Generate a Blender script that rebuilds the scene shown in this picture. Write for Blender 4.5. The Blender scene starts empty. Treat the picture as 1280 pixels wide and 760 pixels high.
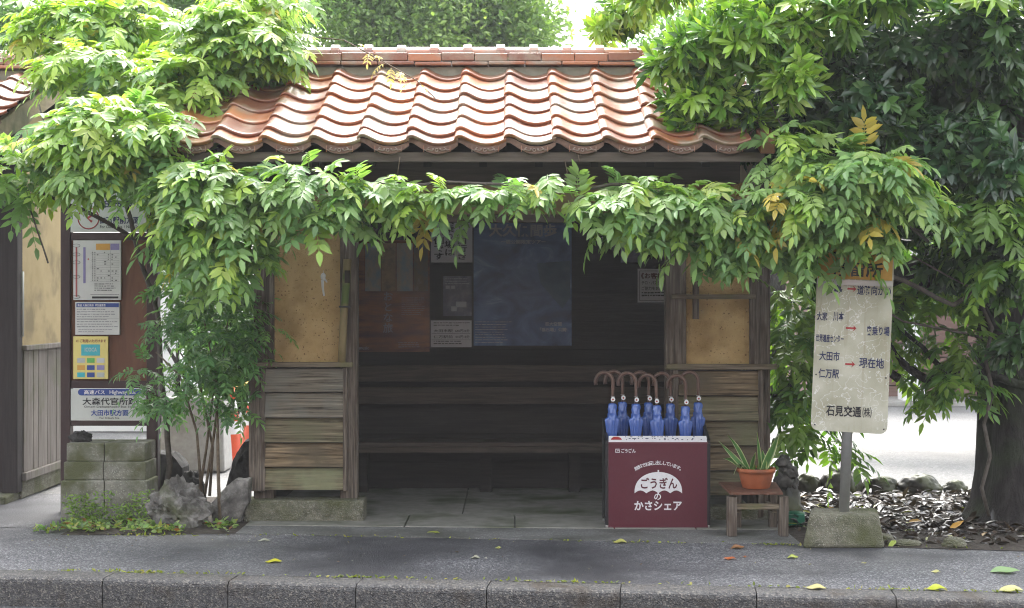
import bpy, bmesh, math, random
import numpy as np
from mathutils import Vector, Matrix, noise as mnoise

random.seed(7)
rng = np.random.default_rng(11)
R = math.radians
SC = bpy.context.scene
COL = SC.collection
F = 1805.0            # focal length in photo pixels (1280 wide)
EYE = 1.5

def at(px, py, Y):
    return ((px - 640) / F * Y, Y, EYE - (py - 380) / F * Y)
def X(px, Y): return (px - 640) / F * Y
def Z(py, Y): return EYE - (py - 380) / F * Y

# ------------------------------------------------------------------ materials
def new_mat(name):
    m = bpy.data.materials.new(name); m.use_nodes = True
    nt = m.node_tree
    return m, nt, nt.nodes['Principled BSDF']

def plain(name, col, rough=.6, spec=.5, metal=0, bump=0, bscale=60):
    m, nt, b = new_mat(name)
    b.inputs['Base Color'].default_value = (*col, 1)
    b.inputs['Roughness'].default_value = rough
    b.inputs['Specular IOR Level'].default_value = spec
    b.inputs['Metallic'].default_value = metal
    tc = nt.nodes.new('ShaderNodeTexCoord')
    n = nt.nodes.new('ShaderNodeTexNoise'); n.inputs['Scale'].default_value = bscale
    n.inputs['Detail'].default_value = 4
    nt.links.new(tc.outputs['Object'], n.inputs['Vector'])
    mx = nt.nodes.new('ShaderNodeMixRGB'); mx.blend_type = 'MULTIPLY'; mx.inputs[0].default_value = .25
    mx.inputs[1].default_value = (*col, 1)
    nt.links.new(n.outputs['Fac'], mx.inputs[2]); nt.links.new(mx.outputs[0], b.inputs['Base Color'])
    if bump:
        bp = nt.nodes.new('ShaderNodeBump'); bp.inputs['Strength'].default_value = bump; bp.inputs['Distance'].default_value = .01
        nt.links.new(n.outputs['Fac'], bp.inputs['Height']); nt.links.new(bp.outputs[0], b.inputs['Normal'])
    return m

def grainy(name, cols, scale=(1, 1, 1), nscale=5, rough=.8, bump=.3, bdist=.01, spec=.3, stain=None, stain_scale=2., stain_at=(.5, .65),
           island=.0, detail=8, stain_vec=(1, 1, 1), rough2=None, speck=None, distort=0., tight=.22):
    """noise through a ramp; optional second large noise laying a stain colour; optional brightness by island; optional fine specks"""
    m, nt, b = new_mat(name)
    N = nt.nodes.new; L = nt.links.new
    tc = N('ShaderNodeTexCoord'); mp = N('ShaderNodeMapping'); mp.inputs['Scale'].default_value = scale
    L(tc.outputs['Object'], mp.inputs['Vector'])
    geo = N('ShaderNodeNewGeometry')
    if island:
        mu = N('ShaderNodeMath'); mu.operation = 'MULTIPLY'; mu.inputs[1].default_value = 37.
        L(geo.outputs['Random Per Island'], mu.inputs[0])
        cb = N('ShaderNodeCombineXYZ')
        for k in range(3): L(mu.outputs[0], cb.inputs[k])
        L(cb.outputs[0], mp.inputs['Location'])
    n = N('ShaderNodeTexNoise'); n.inputs['Scale'].default_value = nscale; n.inputs['Detail'].default_value = detail
    n.inputs['Roughness'].default_value = .65; n.inputs['Distortion'].default_value = distort
    L(mp.outputs[0], n.inputs['Vector'])
    rp = N('ShaderNodeValToRGB')
    el = rp.color_ramp.elements
    while len(el) < len(cols): el.new(.5)
    for k, c in enumerate(cols):
        el[k].position = (.5 - tight) + 2 * tight * k / max(1, len(cols) - 1); el[k].color = (*c, 1)
    L(n.outputs['Fac'], rp.inputs[0]); out = rp.outputs[0]
    if island:
        mr = N('ShaderNodeMapRange'); mr.inputs['To Min'].default_value = 1 - island; mr.inputs['To Max'].default_value = 1 + island
        L(geo.outputs['Random Per Island'], mr.inputs[0])
        vm = N('ShaderNodeVectorMath'); vm.operation = 'SCALE'
        L(out, vm.inputs[0]); L(mr.outputs[0], vm.inputs['Scale']); out = vm.outputs[0]
    if speck:
        sc_, thr, colr = speck
        v = N('ShaderNodeTexVoronoi'); v.inputs['Scale'].default_value = sc_
        L(tc.outputs['Object'], v.inputs['Vector'])
        wn = N('ShaderNodeSeparateColor'); L(v.outputs['Color'], wn.inputs[0])
        gt = N('ShaderNodeMapRange'); gt.inputs['From Min'].default_value = thr; gt.inputs['From Max'].default_value = 1.
        L(wn.outputs[0], gt.inputs[0])
        mx = N('ShaderNodeMixRGB'); L(gt.outputs[0], mx.inputs[0]); L(out, mx.inputs[1]); mx.inputs[2].default_value = (*colr, 1); out = mx.outputs[0]
    if stain:
        n2 = N('ShaderNodeTexNoise'); n2.inputs['Scale'].default_value = stain_scale; n2.inputs['Detail'].default_value = 5
        m2 = N('ShaderNodeMapping'); m2.inputs['Scale'].default_value = stain_vec; m2.inputs['Location'].default_value = (3.1, 7.7, 1.3)
        L(tc.outputs['Object'], m2.inputs[0]); L(m2.outputs[0], n2.inputs['Vector'])
        r2 = N('ShaderNodeMapRange'); r2.inputs['From Min'].default_value = stain_at[0]; r2.inputs['From Max'].default_value = stain_at[1]
        L(n2.outputs['Fac'], r2.inputs[0])
        mx = N('ShaderNodeMixRGB'); L(r2.outputs[0], mx.inputs[0]); L(out, mx.inputs[1]); mx.inputs[2].default_value = (*stain, 1); out = mx.outputs[0]
    L(out, b.inputs['Base Color'])
    b.inputs['Roughness'].default_value = rough; b.inputs['Specular IOR Level'].default_value = spec
    if rough2 is not None:
        rr = N('ShaderNodeMapRange'); rr.inputs['To Min'].default_value = rough; rr.inputs['To Max'].default_value = rough2
        n3 = N('ShaderNodeTexNoise'); n3.inputs['Scale'].default_value = 1.3; L(tc.outputs['Object'], n3.inputs['Vector'])
        rr.inputs['From Min'].default_value = .4; rr.inputs['From Max'].default_value = .6
        L(n3.outputs['Fac'], rr.inputs[0]); L(rr.outputs[0], b.inputs['Roughness'])
    if bump:
        bp = N('ShaderNodeBump'); bp.inputs['Strength'].default_value = bump; bp.inputs['Distance'].default_value = bdist
        src = n.outputs['Fac']
        if speck:
            ad = N('ShaderNodeMath'); ad.operation = 'ADD'; L(n.outputs['Fac'], ad.inputs[0]); L(v.outputs['Distance'], ad.inputs[1]); src = ad.outputs[0]
        L(src, bp.inputs['Height']); L(bp.outputs[0], b.inputs['Normal'])
    return m

def leaf_mat(name, gloss=.4, trans=.35, spec=.5, boost=1.6):
    m, nt, b = new_mat(name)
    N = nt.nodes.new; L = nt.links.new
    a = N('ShaderNodeAttribute'); a.attribute_name = 'leaf_tint'
    geo = N('ShaderNodeNewGeometry')
    mr = N('ShaderNodeMapRange'); mr.inputs['To Min'].default_value = .75; mr.inputs['To Max'].default_value = 1.25
    L(geo.outputs['Random Per Island'], mr.inputs[0])
    vm = N('ShaderNodeVectorMath'); vm.operation = 'SCALE'; L(a.outputs['Color'], vm.inputs[0]); L(mr.outputs[0], vm.inputs['Scale'])
    L(vm.outputs[0], b.inputs['Base Color'])
    b.inputs['Roughness'].default_value = gloss; b.inputs['Specular IOR Level'].default_value = spec
    tr = N('ShaderNodeBsdfTranslucent')
    v2 = N('ShaderNodeVectorMath'); v2.operation = 'MULTIPLY'; L(vm.outputs[0], v2.inputs[0]); v2.inputs[1].default_value = (boost * 1.15, boost * 1.25, boost * .5)
    L(v2.outputs[0], tr.inputs['Color'])
    mx = N('ShaderNodeMixShader'); mx.inputs[0].default_value = trans
    L(b.outputs[0], mx.inputs[1]); L(tr.outputs[0], mx.inputs[2])
    L(mx.outputs[0], nt.nodes['Material Output'].inputs['Surface'])
    return m

M = {}
M['asphalt'] = grainy('asphalt', [(.028, .028, .033), (.066, .066, .074), (.098, .098, .107)], nscale=55, rough=.5, bump=.5, bdist=.006, spec=.5,
                      speck=(125, .60, (.31, .31, .32)), stain=(.034, .034, .039), stain_scale=1.1, stain_at=(.42, .66), rough2=.7)
M['road'] = grainy('road', [(.03, .03, .033), (.07, .07, .075)], nscale=50, rough=.6, bump=.5, bdist=.006, speck=(170, .8, (.2, .2, .2)))
M['kerb'] = grainy('kerb', [(.028, .027, .029), (.075, .073, .075), (.12, .117, .115)], nscale=42, rough=.6, bump=.7, bdist=.008,
                   speck=(130, .70, (.20, .185, .165)), stain=(.05, .035, .022), stain_scale=5, stain_at=(.55, .8), island=.12)
M['strip'] = grainy('strip', [(.085, .085, .085), (.13, .13, .128), (.17, .168, .165)], nscale=40, rough=.75, bump=.4, bdist=.004,
                    stain=(.06, .062, .052), stain_scale=2.2, stain_at=(.45, .7), speck=(160, .85, (.3, .3, .3)))
M['floor'] = grainy('floor', [(.14, .14, .125), (.20, .195, .175), (.25, .245, .225)], nscale=9, rough=.7, bump=.25, bdist=.004,
                    stain=(.075, .085, .05), stain_scale=2.6, stain_at=(.5, .68))
M['gravel'] = grainy('gravel', [(.13, .128, .126), (.19, .187, .184), (.24, .236, .232)], nscale=30, rough=.9, bump=.5, bdist=.01,
                     stain=(.13, .126, .122), stain_scale=.7, stain_at=(.5, .75), speck=(70, .8, (.3, .29, .28)))
M['soil'] = grainy('soil', [(.018, .015, .012), (.05, .04, .032), (.075, .062, .05)], nscale=24, rough=.9, bump=1, bdist=.02)
M['block'] = grainy('block', [(.12, .12, .10), (.20, .195, .165), (.27, .26, .225)], nscale=22, rough=.9, bump=.5, bdist=.006,
                    stain=(.085, .09, .045), stain_scale=4.5, stain_at=(.40, .62), speck=(140, .85, (.33, .32, .28)))
M['mossy'] = grainy('mossy', [(.085, .085, .06), (.15, .145, .11), (.23, .22, .17)], nscale=18, rough=.95, bump=.7, bdist=.01,
                    stain=(.085, .092, .042), stain_scale=5, stain_at=(.42, .68), speck=(150, .8, (.28, .27, .22)))
M['concrete'] = grainy('concrete', [(.30, .29, .275), (.42, .41, .39)], nscale=14, rough=.9, bump=.3, stain=(.2, .19, .17), stain_scale=2.5)
M['wood_x'] = grainy('wood_x', [(.05, .036, .025), (.155, .122, .085), (.27, .22, .155)], scale=(1.8, 34, 46), nscale=1.7, rough=.85, bump=.8, bdist=.006,
                     stain=(.12, .12, .05), stain_scale=3.6, stain_at=(.5, .72), island=.22, distort=.6)
for nm_, tint_, st_ in (('wood_grey', (1.05, 1.08, 1.12), (.15, .15, .13)), ('wood_olive', (1.0, 1.0, .86), (.125, .122, .07)), ('wood_brown', (1.12, .98, .80), (.10, .08, .052)), ('wood_mossy', (1.1, 1.1, .90), (.19, .20, .115))):
    M[nm_] = grainy(nm_, [tuple(a * b for a, b in zip(c_, tint_)) for c_ in ((.036, .028, .020), (.115, .095, .070), (.155, .13, .098), (.25, .21, .155))], scale=(1.3, 30, 40), nscale=1.5, rough=.88, bump=.9, bdist=.007,
                    stain=st_, stain_scale=3.2, stain_at=(.46, .66), island=.16, distort=.8, tight=.14)
M['wood_z'] = grainy('wood_z', [(.04, .031, .026), (.12, .096, .077), (.225, .19, .155)], scale=(42, 42, 1.8), nscale=1.6, rough=.85, bump=.5, bdist=.006,
                     stain=(.055, .036, .027), stain_scale=5, stain_at=(.5, .75), stain_vec=(4, 4, 1), island=.18, distort=.6, tight=.16)
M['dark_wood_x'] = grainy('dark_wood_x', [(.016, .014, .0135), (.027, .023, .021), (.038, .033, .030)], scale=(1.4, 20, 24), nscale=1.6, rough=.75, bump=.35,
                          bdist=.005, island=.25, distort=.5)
M['bench_wood'] = grainy('bench_wood', [(.035, .027, .022), (.07, .055, .043), (.105, .083, .063)], scale=(1.3, 18, 22), nscale=1.7, rough=.6, bump=.4, bdist=.005, island=.2, distort=1.0)
M['dark_post'] = grainy('dark_post', [(.022, .018, .018), (.042, .033, .032)], scale=(24, 24, 1.5), nscale=1.6, rough=.8, bump=.3, island=.2)
M['fence_wood'] = grainy('fence_wood', [(.09, .08, .07), (.17, .15, .135), (.23, .21, .19)], scale=(26, 26, 1.2), nscale=1.5, rough=.9, bump=.4, bdist=.005,
                         stain=(.10, .105, .06), stain_scale=2.5, stain_at=(.5, .7), island=.2)
M['beam_wood'] = grainy('beam_wood', [(.05, .04, .033), (.085, .068, .055), (.115, .095, .078)], scale=(1.4, 20, 22), nscale=1.6, rough=.85, bump=.3, island=.1)
M['barge'] = grainy('barge', [(.20, .165, .10), (.30, .25, .155)], scale=(20, 1.5, 20), nscale=1.5, rough=.85, bump=.3, stain=(.10, .105, .05), stain_scale=3)
M['plaster'] = grainy('plaster', [(.38, .255, .11), (.48, .335, .155), (.52, .375, .185)], nscale=7, rough=.95, bump=.5, bdist=.006,
                      stain=(.24, .15, .06), stain_scale=3.5, stain_at=(.52, .75), speck=(120, .95, (.16, .10, .05)))
M['plaster_pale'] = grainy('plaster_pale', [(.30, .235, .12), (.38, .30, .165)], nscale=5, rough=.95, bump=.3, bdist=.004,
                           stain=(.2, .16, .09), stain_scale=3)
M['frame_brown'] = grainy('frame_brown', [(.028, .014, .014), (.045, .023, .022)], scale=(6, 6, 2), nscale=3, rough=.55, bump=.15, spec=.4)
M['panel_brown'] = grainy('panel_brown', [(.085, .033, .018), (.125, .052, .028), (.155, .068, .036)], scale=(7, 7, .9), nscale=2.2, rough=.5, bump=.1, distort=1.2)
M['rock'] = grainy('rock', [(.02, .018, .016), (.12, .113, .106), (.32, .305, .285)], nscale=9, rough=.9, bump=.9, bdist=.02, stain=(.09, .10, .05), stain_scale=4, stain_at=(.52, .7))
M['rock_dark'] = grainy('rock_dark', [(.012, .012, .012), (.028, .027, .026), (.05, .048, .046)], nscale=8, rough=.85, bump=.8, bdist=.02)
M['rock_wet'] = grainy('rock_wet', [(.03, .03, .028), (.07, .066, .06), (.12, .115, .105)], nscale=6, rough=.4, bump=.5, bdist=.015, stain=(.07, .08, .03), stain_scale=3)
M['bark'] = grainy('bark', [(.010, .008, .008), (.026, .022, .021), (.055, .05, .047)], scale=(9, 9, 2.2), nscale=2.2, rough=.95, bump=1, bdist=.03,
                   stain=(.03, .04, .02), stain_scale=2.4, stain_at=(.52, .7))
M['stem'] = grainy('stem', [(.06, .045, .03), (.13, .10, .07), (.18, .145, .105)], nscale=20, rough=.85, bump=.4)
M['vine_bark'] = grainy('vine_bark', [(.05, .042, .035), (.12, .105, .09)], nscale=20, rough=.9, bump=.6)
M['maroon'] = plain('maroon', (.105, .019, .032), .42, .4)
M['maroon_lip'] = plain('maroon_lip', (.15, .04, .055), .4)
M['black'] = plain('black_metal', (.012, .012, .014), .45, .5)
M['white_print'] = plain('white_print', (.75, .74, .76), .5)
M['board_white'] = plain('board_white', (.55, .57, .53), .4, .5, bscale=9)
M['paper'] = plain('paper', (.62, .62, .60), .5, .4, bscale=12)
M['paper_dim'] = plain('paper_dim', (.55, .55, .56), .6, bscale=9)
M['ink'] = plain('ink', (.018, .018, .022), .6)
M['ink_navy'] = plain('ink_navy', (.02, .026, .085), .6)
M['ink_red'] = plain('ink_red', (.36, .03, .035), .6)
M['ink_blue'] = plain('ink_blue', (.025, .06, .26), .5)
M['ink_grey'] = plain('ink_grey', (.30, .30, .31), .6)
M['ink_light'] = plain('ink_light', (.42, .44, .46), .6)
M['amber'] = plain('amber', (.62, .33, .06), .5)
M['violet'] = plain('violet', (.24, .21, .42), .5)
M['yellow_card'] = plain('yellow_card', (.74, .62, .20), .5, bscale=8)
M['cyan'] = plain('cyan', (.05, .42, .48), .45)
M['card_grey'] = plain('card_grey', (.45, .47, .45), .5)
M['green_print'] = plain('green_print', (.12, .42, .10), .5)
M['steel'] = plain('galvanised_steel', (.50, .50, .49), .42, metal=.7, bscale=25)
M['terracotta'] = grainy('terracotta', [(.30, .085, .035), (.42, .13, .055)], nscale=10, rough=.75, bump=.2, stain=(.2, .075, .04), stain_scale=4)
M['rust'] = grainy('rust', [(.05, .03, .022), (.12, .055, .036), (.17, .085, .058)], nscale=14, rough=.7, bump=.4)
M['cone_red'] = plain('cone_red', (.72, .10, .035), .5)
M['cone_white'] = plain('cone_white', (.8, .8, .8), .5)
M['cone_bar'] = plain('cone_bar', (.75, .55, .12), .5)
M['umbrella_blue'] = plain('umbrella_blue', (.065, .14, .46), .26, .8, bump=.3, bscale=30)
M['handle_wood'] = grainy('handle_wood', [(.055, .028, .02), (.095, .05, .036), (.14, .08, .058)], scale=(20, 20, 3), nscale=2, rough=.28, bump=.05, spec=.6)
M['tag'] = plain('tag_white', (.8, .8, .8), .4)
M['bamboo'] = grainy('bamboo', [(.19, .15, .07), (.26, .20, .10)], nscale=5, scale=(3, 3, 1), rough=.5, bump=.1, stain=(.10, .14, .04), stain_scale=4.5, stain_at=(.46, .58))
M['green_plastic'] = plain('green_plastic', (.01, .13, .07), .4)
M['white_wall'] = plain('white_wall', (.8, .8, .8), .7, bscale=3)
M['far_wood'] = grainy('far_wood', [(.14, .085, .07), (.22, .14, .12)], scale=(1, 6, 10), nscale=2, rough=.9, bump=.2)
M['mortar'] = grainy('mortar', [(.20, .20, .155), (.28, .275, .22)], nscale=12, rough=.9, bump=.3)
M['leaf_w'] = leaf_mat('wisteria_leaf', .42, .40, .5, 1.5)
M['leaf_t'] = leaf_mat('evergreen_leaf', .22, .24, .65, 1.6)
M['leaf_n'] = leaf_mat('nandina_leaf', .35, .35, .5)
M['leaf_b'] = leaf_mat('far_leaf', .5, .45, .3, 1.7)
M['leaf_dry'] = leaf_mat('dry_leaf', .28, .1, .6, 1.)
M['pot_leaf'] = leaf_mat('striped_leaf', .35, .2, .5)
M['leaf_fallen'] = leaf_mat('fallen_leaf', .4, .1, .5)

def tile_mat():
    m, nt, b = new_mat('glazed_tile')
    N = nt.nodes.new; L = nt.links.new
    tc = N('ShaderNodeTexCoord'); geo = N('ShaderNodeNewGeometry')
    n = N('ShaderNodeTexNoise'); n.inputs['Scale'].default_value = 9; n.inputs['Detail'].default_value = 6
    L(tc.outputs['Object'], n.inputs['Vector'])
    ad = N('ShaderNodeMath'); ad.operation = 'MULTIPLY_ADD'; ad.inputs[1].default_value = .7
    L(geo.outputs['Random Per Island'], ad.inputs[0])
    sm = N('ShaderNodeMath'); sm.operation = 'MULTIPLY'; sm.inputs[1].default_value = .45; L(n.outputs['Fac'], sm.inputs[0]); L(sm.outputs[0], ad.inputs[2])
    rp = N('ShaderNodeValToRGB'); el = rp.color_ramp.elements
    el[0].position = .1; el[0].color = (.13, .045, .028, 1); el[1].position = .95; el[1].color = (.40, .15, .06, 1)
    e = el.new(.5); e.color = (.25, .086, .036, 1)
    L(ad.outputs[0], rp.inputs[0])
    n2 = N('ShaderNodeTexNoise'); n2.inputs['Scale'].default_value = 4; n2.inputs['Detail'].default_value = 8; L(tc.outputs['Object'], n2.inputs['Vector'])
    mr = N('ShaderNodeMapRange'); mr.inputs['From Min'].default_value = .50; mr.inputs['From Max'].default_value = .62; L(n2.outputs['Fac'], mr.inputs[0])
    mx = N('ShaderNodeMixRGB'); L(mr.outputs[0], mx.inputs[0]); L(rp.outputs[0], mx.inputs[1]); mx.inputs[2].default_value = (.27, .20, .14, 1)
    L(mx.outputs[0], b.inputs['Base Color'])
    r3 = N('ShaderNodeMapRange'); r3.inputs['To Min'].default_value = .28; r3.inputs['To Max'].default_value = .6; L(n2.outputs['Fac'], r3.inputs[0]); L(r3.outputs[0], b.inputs['Roughness'])
    b.inputs['Specular IOR Level'].default_value = .75
    b.inputs['Coat Weight'].default_value = .65; b.inputs['Coat Roughness'].default_value = .17
    bp = N('ShaderNodeBump'); bp.inputs['Strength'].default_value = .15; bp.inputs['Distance'].default_value = .006; L(n.outputs['Fac'], bp.inputs['Height']); L(bp.outputs[0], b.inputs['Normal'])
    return m
M['tile'] = tile_mat()
M['scroll'] = plain('scroll_relief', (.30, .23, .19), .6)
M['tile_dark'] = grainy('tile_front', [(.10, .055, .04), (.19, .115, .085)], nscale=30, rough=.7, bump=.4)

def sign_mat():
    # pale enamel with an irregular network of worn lines
    m, nt, b = new_mat('worn_enamel')
    N = nt.nodes.new; L = nt.links.new
    tc = N('ShaderNodeTexCoord'); n = N('ShaderNodeTexNoise'); n.inputs['Scale'].default_value = 15; n.inputs['Detail'].default_value = 3; n.inputs['Roughness'].default_value = .5
    L(tc.outputs['Object'], n.inputs['Vector'])
    s = N('ShaderNodeMath'); s.operation = 'SUBTRACT'; s.inputs[1].default_value = .5; L(n.outputs['Fac'], s.inputs[0])
    a = N('ShaderNodeMath'); a.operation = 'ABSOLUTE'; L(s.outputs[0], a.inputs[0])
    mr = N('ShaderNodeMapRange'); mr.inputs['From Min'].default_value = .0; mr.inputs['From Max'].default_value = .016; mr.inputs['To Min'].default_value = .8; mr.inputs['To Max'].default_value = 0
    L(a.outputs[0], mr.inputs[0])
    n2 = N('ShaderNodeTexNoise'); n2.inputs['Scale'].default_value = 4; n2.inputs['Detail'].default_value = 6; L(tc.outputs['Object'], n2.inputs['Vector'])
    rp = N('ShaderNodeValToRGB'); el = rp.color_ramp.elements
    el[0].position = .35; el[0].color = (.29, .28, .195, 1); el[1].position = .65; el[1].color = (.46, .45, .365, 1)
    L(n2.outputs['Fac'], rp.inputs[0])
    n3 = N('ShaderNodeTexNoise'); n3.inputs['Scale'].default_value = 3; L(tc.outputs['Object'], n3.inputs['Vector'])
    g = N('ShaderNodeMapRange'); g.inputs['From Min'].default_value = .42; g.inputs['From Max'].default_value = .55; L(n3.outputs['Fac'], g.inputs[0])
    mu = N('ShaderNodeMath'); mu.operation = 'MULTIPLY'; L(mr.outputs[0], mu.inputs[0]); L(g.outputs[0], mu.inputs[1])
    mx = N('ShaderNodeMixRGB'); L(mu.outputs[0], mx.inputs[0]); L(rp.outputs[0], mx.inputs[1]); mx.inputs[2].default_value = (.68, .68, .66, 1)
    mp = N('ShaderNodeMapping'); mp.inputs['Scale'].default_value = (22, 22, 1.6); L(tc.outputs['Object'], mp.inputs[0])
    n4 = N('ShaderNodeTexNoise'); n4.inputs['Scale'].default_value = 1.; n4.inputs['Detail'].default_value = 4; L(mp.outputs[0], n4.inputs['Vector'])
    g4 = N('ShaderNodeMapRange'); g4.inputs['From Min'].default_value = .56; g4.inputs['From Max'].default_value = .74; g4.inputs['To Max'].default_value = .55; L(n4.outputs['Fac'], g4.inputs[0])
    m4 = N('ShaderNodeMixRGB'); L(g4.outputs[0], m4.inputs[0]); L(mx.outputs[0], m4.inputs[1]); m4.inputs[2].default_value = (.22, .16, .09, 1)
    L(m4.outputs[0], b.inputs['Base Color']); b.inputs['Roughness'].default_value = .55
    return m
M['sign_enamel'] = sign_mat()

def poster_mat(name, cols, scale, vec, rough=.35, dist=2.):
    m = grainy(name, cols, scale=vec, nscale=scale, rough=rough, bump=0, spec=.4, distort=dist, detail=5)
    return m
M['poster_cave'] = poster_mat('poster_cave', [(.02, .035, .08), (.04, .08, .18), (.08, .15, .30), (.22, .34, .48)], 2.2, (1.6, 1, 2.4), dist=1.2)
M['poster_dusk'] = grainy('poster_dusk', [(.02, .02, .03), (.10, .04, .03), (.26, .11, .04), (.05, .035, .05)], scale=(1, 1, 7), nscale=1.5, rough=.35, bump=0, spec=.4)
M['poster_pics'] = grainy('poster_pics', [(.03, .05, .08), (.10, .11, .10), (.15, .11, .06), (.22, .2, .19)], nscale=9, rough=.35, bump=0, island=.3)
M['poster_sky'] = grainy('poster_sky', [(.10, .20, .30), (.22, .30, .32), (.38, .33, .26), (.20, .22, .12)], nscale=11, scale=(1, 1, .6), rough=.35, bump=0)
M['poster_gold'] = grainy('poster_gold', [(.10, .08, .04), (.28, .20, .10), (.42, .30, .15)], nscale=14, rough=.35, bump=0)
M['poster_dim'] = grainy('poster_dim', [(.05, .055, .09), (.12, .125, .16), (.26, .27, .29)], nscale=14, rough=.4, bump=0)

# ------------------------------------------------------------------ mesh builder and scene tree
OFF = {}
class MB:
    def __init__(s): s.v = []; s.f = []; s.m = []; s.sm = []; s.t = None; s.runs = []
    def add(s, vs, fs, mi=0, smooth=False):
        o = len(s.v); s.v.extend([tuple(v) for v in vs])
        for f in fs: s.f.append([i + o for i in f]); s.m.append(mi); s.sm.append(smooth)
        return s
    def box(s, x0, x1, y0, y1, z0, z1, mi=0):
        x0, x1 = min(x0, x1), max(x0, x1); y0, y1 = min(y0, y1), max(y0, y1); z0, z1 = min(z0, z1), max(z0, z1)
        vs = [(x0, y0, z0), (x1, y0, z0), (x1, y1, z0), (x0, y1, z0), (x0, y0, z1), (x1, y0, z1), (x1, y1, z1), (x0, y1, z1)]
        return s.add(vs, [(0, 3, 2, 1), (4, 5, 6, 7), (0, 1, 5, 4), (1, 2, 6, 5), (2, 3, 7, 6), (3, 0, 4, 7)], mi)
    def bpx(s, px0, py0, px1, py1, Y, d, mi=0):
        return s.box(X(px0, Y), X(px1, Y), Y, Y + d, Z(py0, Y), Z(py1, Y), mi)
    def hexa(s, vs, mi=0):
        return s.add(vs, [(0, 3, 2, 1), (4, 5, 6, 7), (0, 1, 5, 4), (1, 2, 6, 5), (2, 3, 7, 6), (3, 0, 4, 7)], mi)
    def poly(s, pts, mi=0): return s.add(pts, [list(range(len(pts)))], mi)
    def qpx(s, px0, py0, px1, py1, Y, mi=0):
        return s.poly([at(px0, py1, Y), at(px1, py1, Y), at(px1, py0, Y), at(px0, py0, Y)], mi)
    def prism_y(s, pts, y0, y1, mi=0):      # outline in x,z (counter-clockwise seen from -y)
        n = len(pts); vs = [(x, y0, z) for x, z in pts] + [(x, y1, z) for x, z in pts]
        fs = [list(range(n)), list(range(2 * n - 1, n - 1, -1))] + [(i, i + n, (i + 1) % n + n, (i + 1) % n) for i in range(n)]
        return s.add(vs, fs, mi)
    def tube(s, pts, rad, n=8, mi=0, cap=True, smooth=True):
        pts = [Vector(p) for p in pts]
        if not hasattr(rad, '__len__'): rad = [rad] * len(pts)
        vs = []; fs = []; ref = None
        for i, p in enumerate(pts):
            t = (pts[min(i + 1, len(pts) - 1)] - pts[max(i - 1, 0)]).normalized()
            if ref is None: ref = Vector((1, 0, 0)) if abs(t.x) < .8 else Vector((0, 1, 0))
            a = (ref - t * ref.dot(t)).normalized(); b = t.cross(a); ref = a
            for k in range(n):
                q = p + (a * math.cos(2 * math.pi * k / n) + b * math.sin(2 * math.pi * k / n)) * rad[i]; vs.append(q)
        for i in range(len(pts) - 1):
            for k in range(n): fs.append((i * n + k, i * n + (k + 1) % n, (i + 1) * n + (k + 1) % n, (i + 1) * n + k))
        s.add(vs, fs, mi, smooth)
        if cap:
            o = len(s.v) - len(vs)
            s.f.append([o + k for k in range(n)][::-1]); s.m.append(mi); s.sm.append(False)
            s.f.append([o + (len(pts) - 1) * n + k for k in range(n)]); s.m.append(mi); s.sm.append(False)
        return s
    def lathe(s, prof, c=(0, 0, 0), n=24, mi=0, fl=None, cap=True):
        vs = []; fs = []
        for i, (r, z) in enumerate(prof):
            for k in range(n):
                a = 2 * math.pi * k / n; rr = r * (1 if fl is None else fl(a, i))
                vs.append((c[0] + rr * math.cos(a), c[1] + rr * math.sin(a), c[2] + z))
        for i in range(len(prof) - 1):
            for k in range(n): fs.append((i * n + k, i * n + (k + 1) % n, (i + 1) * n + (k + 1) % n, (i + 1) * n + k))
        s.add(vs, fs, mi, True)
        if cap:
            o = len(s.v) - len(vs); s.f.append([o + k for k in range(n)][::-1]); s.m.append(mi); s.sm.append(False)
            s.f.append([o + (len(prof) - 1) * n + k for k in range(n)]); s.m.append(mi); s.sm.append(False)
        return s
    def rock(s, c, r, seed=0, rough=.35, freq=1.6, mi=0, flat=-.75, n=26, square=0., fine=.0):
        sd = Vector((seed * 7.3, seed * 3.1, seed * 1.7)); vs = []; fs = []; m = n // 2
        for i in range(m + 1):
            th = math.pi * i / m
            for k in range(n):
                ph = 2 * math.pi * k / n
                d = Vector((math.sin(th) * math.cos(ph), math.sin(th) * math.sin(ph), math.cos(th)))
                if square:
                    mxx = max(abs(d.x), abs(d.y), abs(d.z)); dd = d.lerp(d / mxx * .8, square)
                else: dd = d
                q = 1 + rough * mnoise.noise(d * freq + sd) + rough * .5 * mnoise.noise(d * freq * 2.3 + sd) + rough * .3 * mnoise.noise(d * freq * 5 + sd)
                q += fine * (abs(mnoise.noise(d * freq * 4.5 + sd)) - .2) + fine * .6 * (abs(mnoise.noise(d * freq * 9 + sd)) - .2)
                vs.append((c[0] + dd.x * r[0] * q, c[1] + dd.y * r[1] * q, c[2] + max(dd.z * q, flat) * r[2]))
        for i in range(m):
            for k in range(n): fs.append((i * n + k, (i + 1) * n + k, (i + 1) * n + (k + 1) % n, i * n + (k + 1) % n))
        return s.add(vs, fs, mi, fine == 0)
    def build(s, name, mats, parent=None, loc=None, bevel=0, label=None):
        if name == 'lettering' and len(s.runs) > 1:      # each line of writing is a part of its own
            cuts = s.runs + [(len(s.v), len(s.f))]; cuts[0] = (0, 0)
            for (va, fa), (vb, fb) in zip(cuts[:-1], cuts[1:]):
                q = MB(); q.v = s.v[va:vb]; q.f = [[i - va for i in f] for f in s.f[fa:fb]]; q.m = s.m[fa:fb]; q.sm = s.sm[fa:fb]
                ob = q.build(name, mats, parent)
            return ob
        o = Vector(OFF.get(parent.name, (0, 0, 0))) if parent else Vector(loc or (0, 0, 0))
        me = bpy.data.meshes.new(name)
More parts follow.
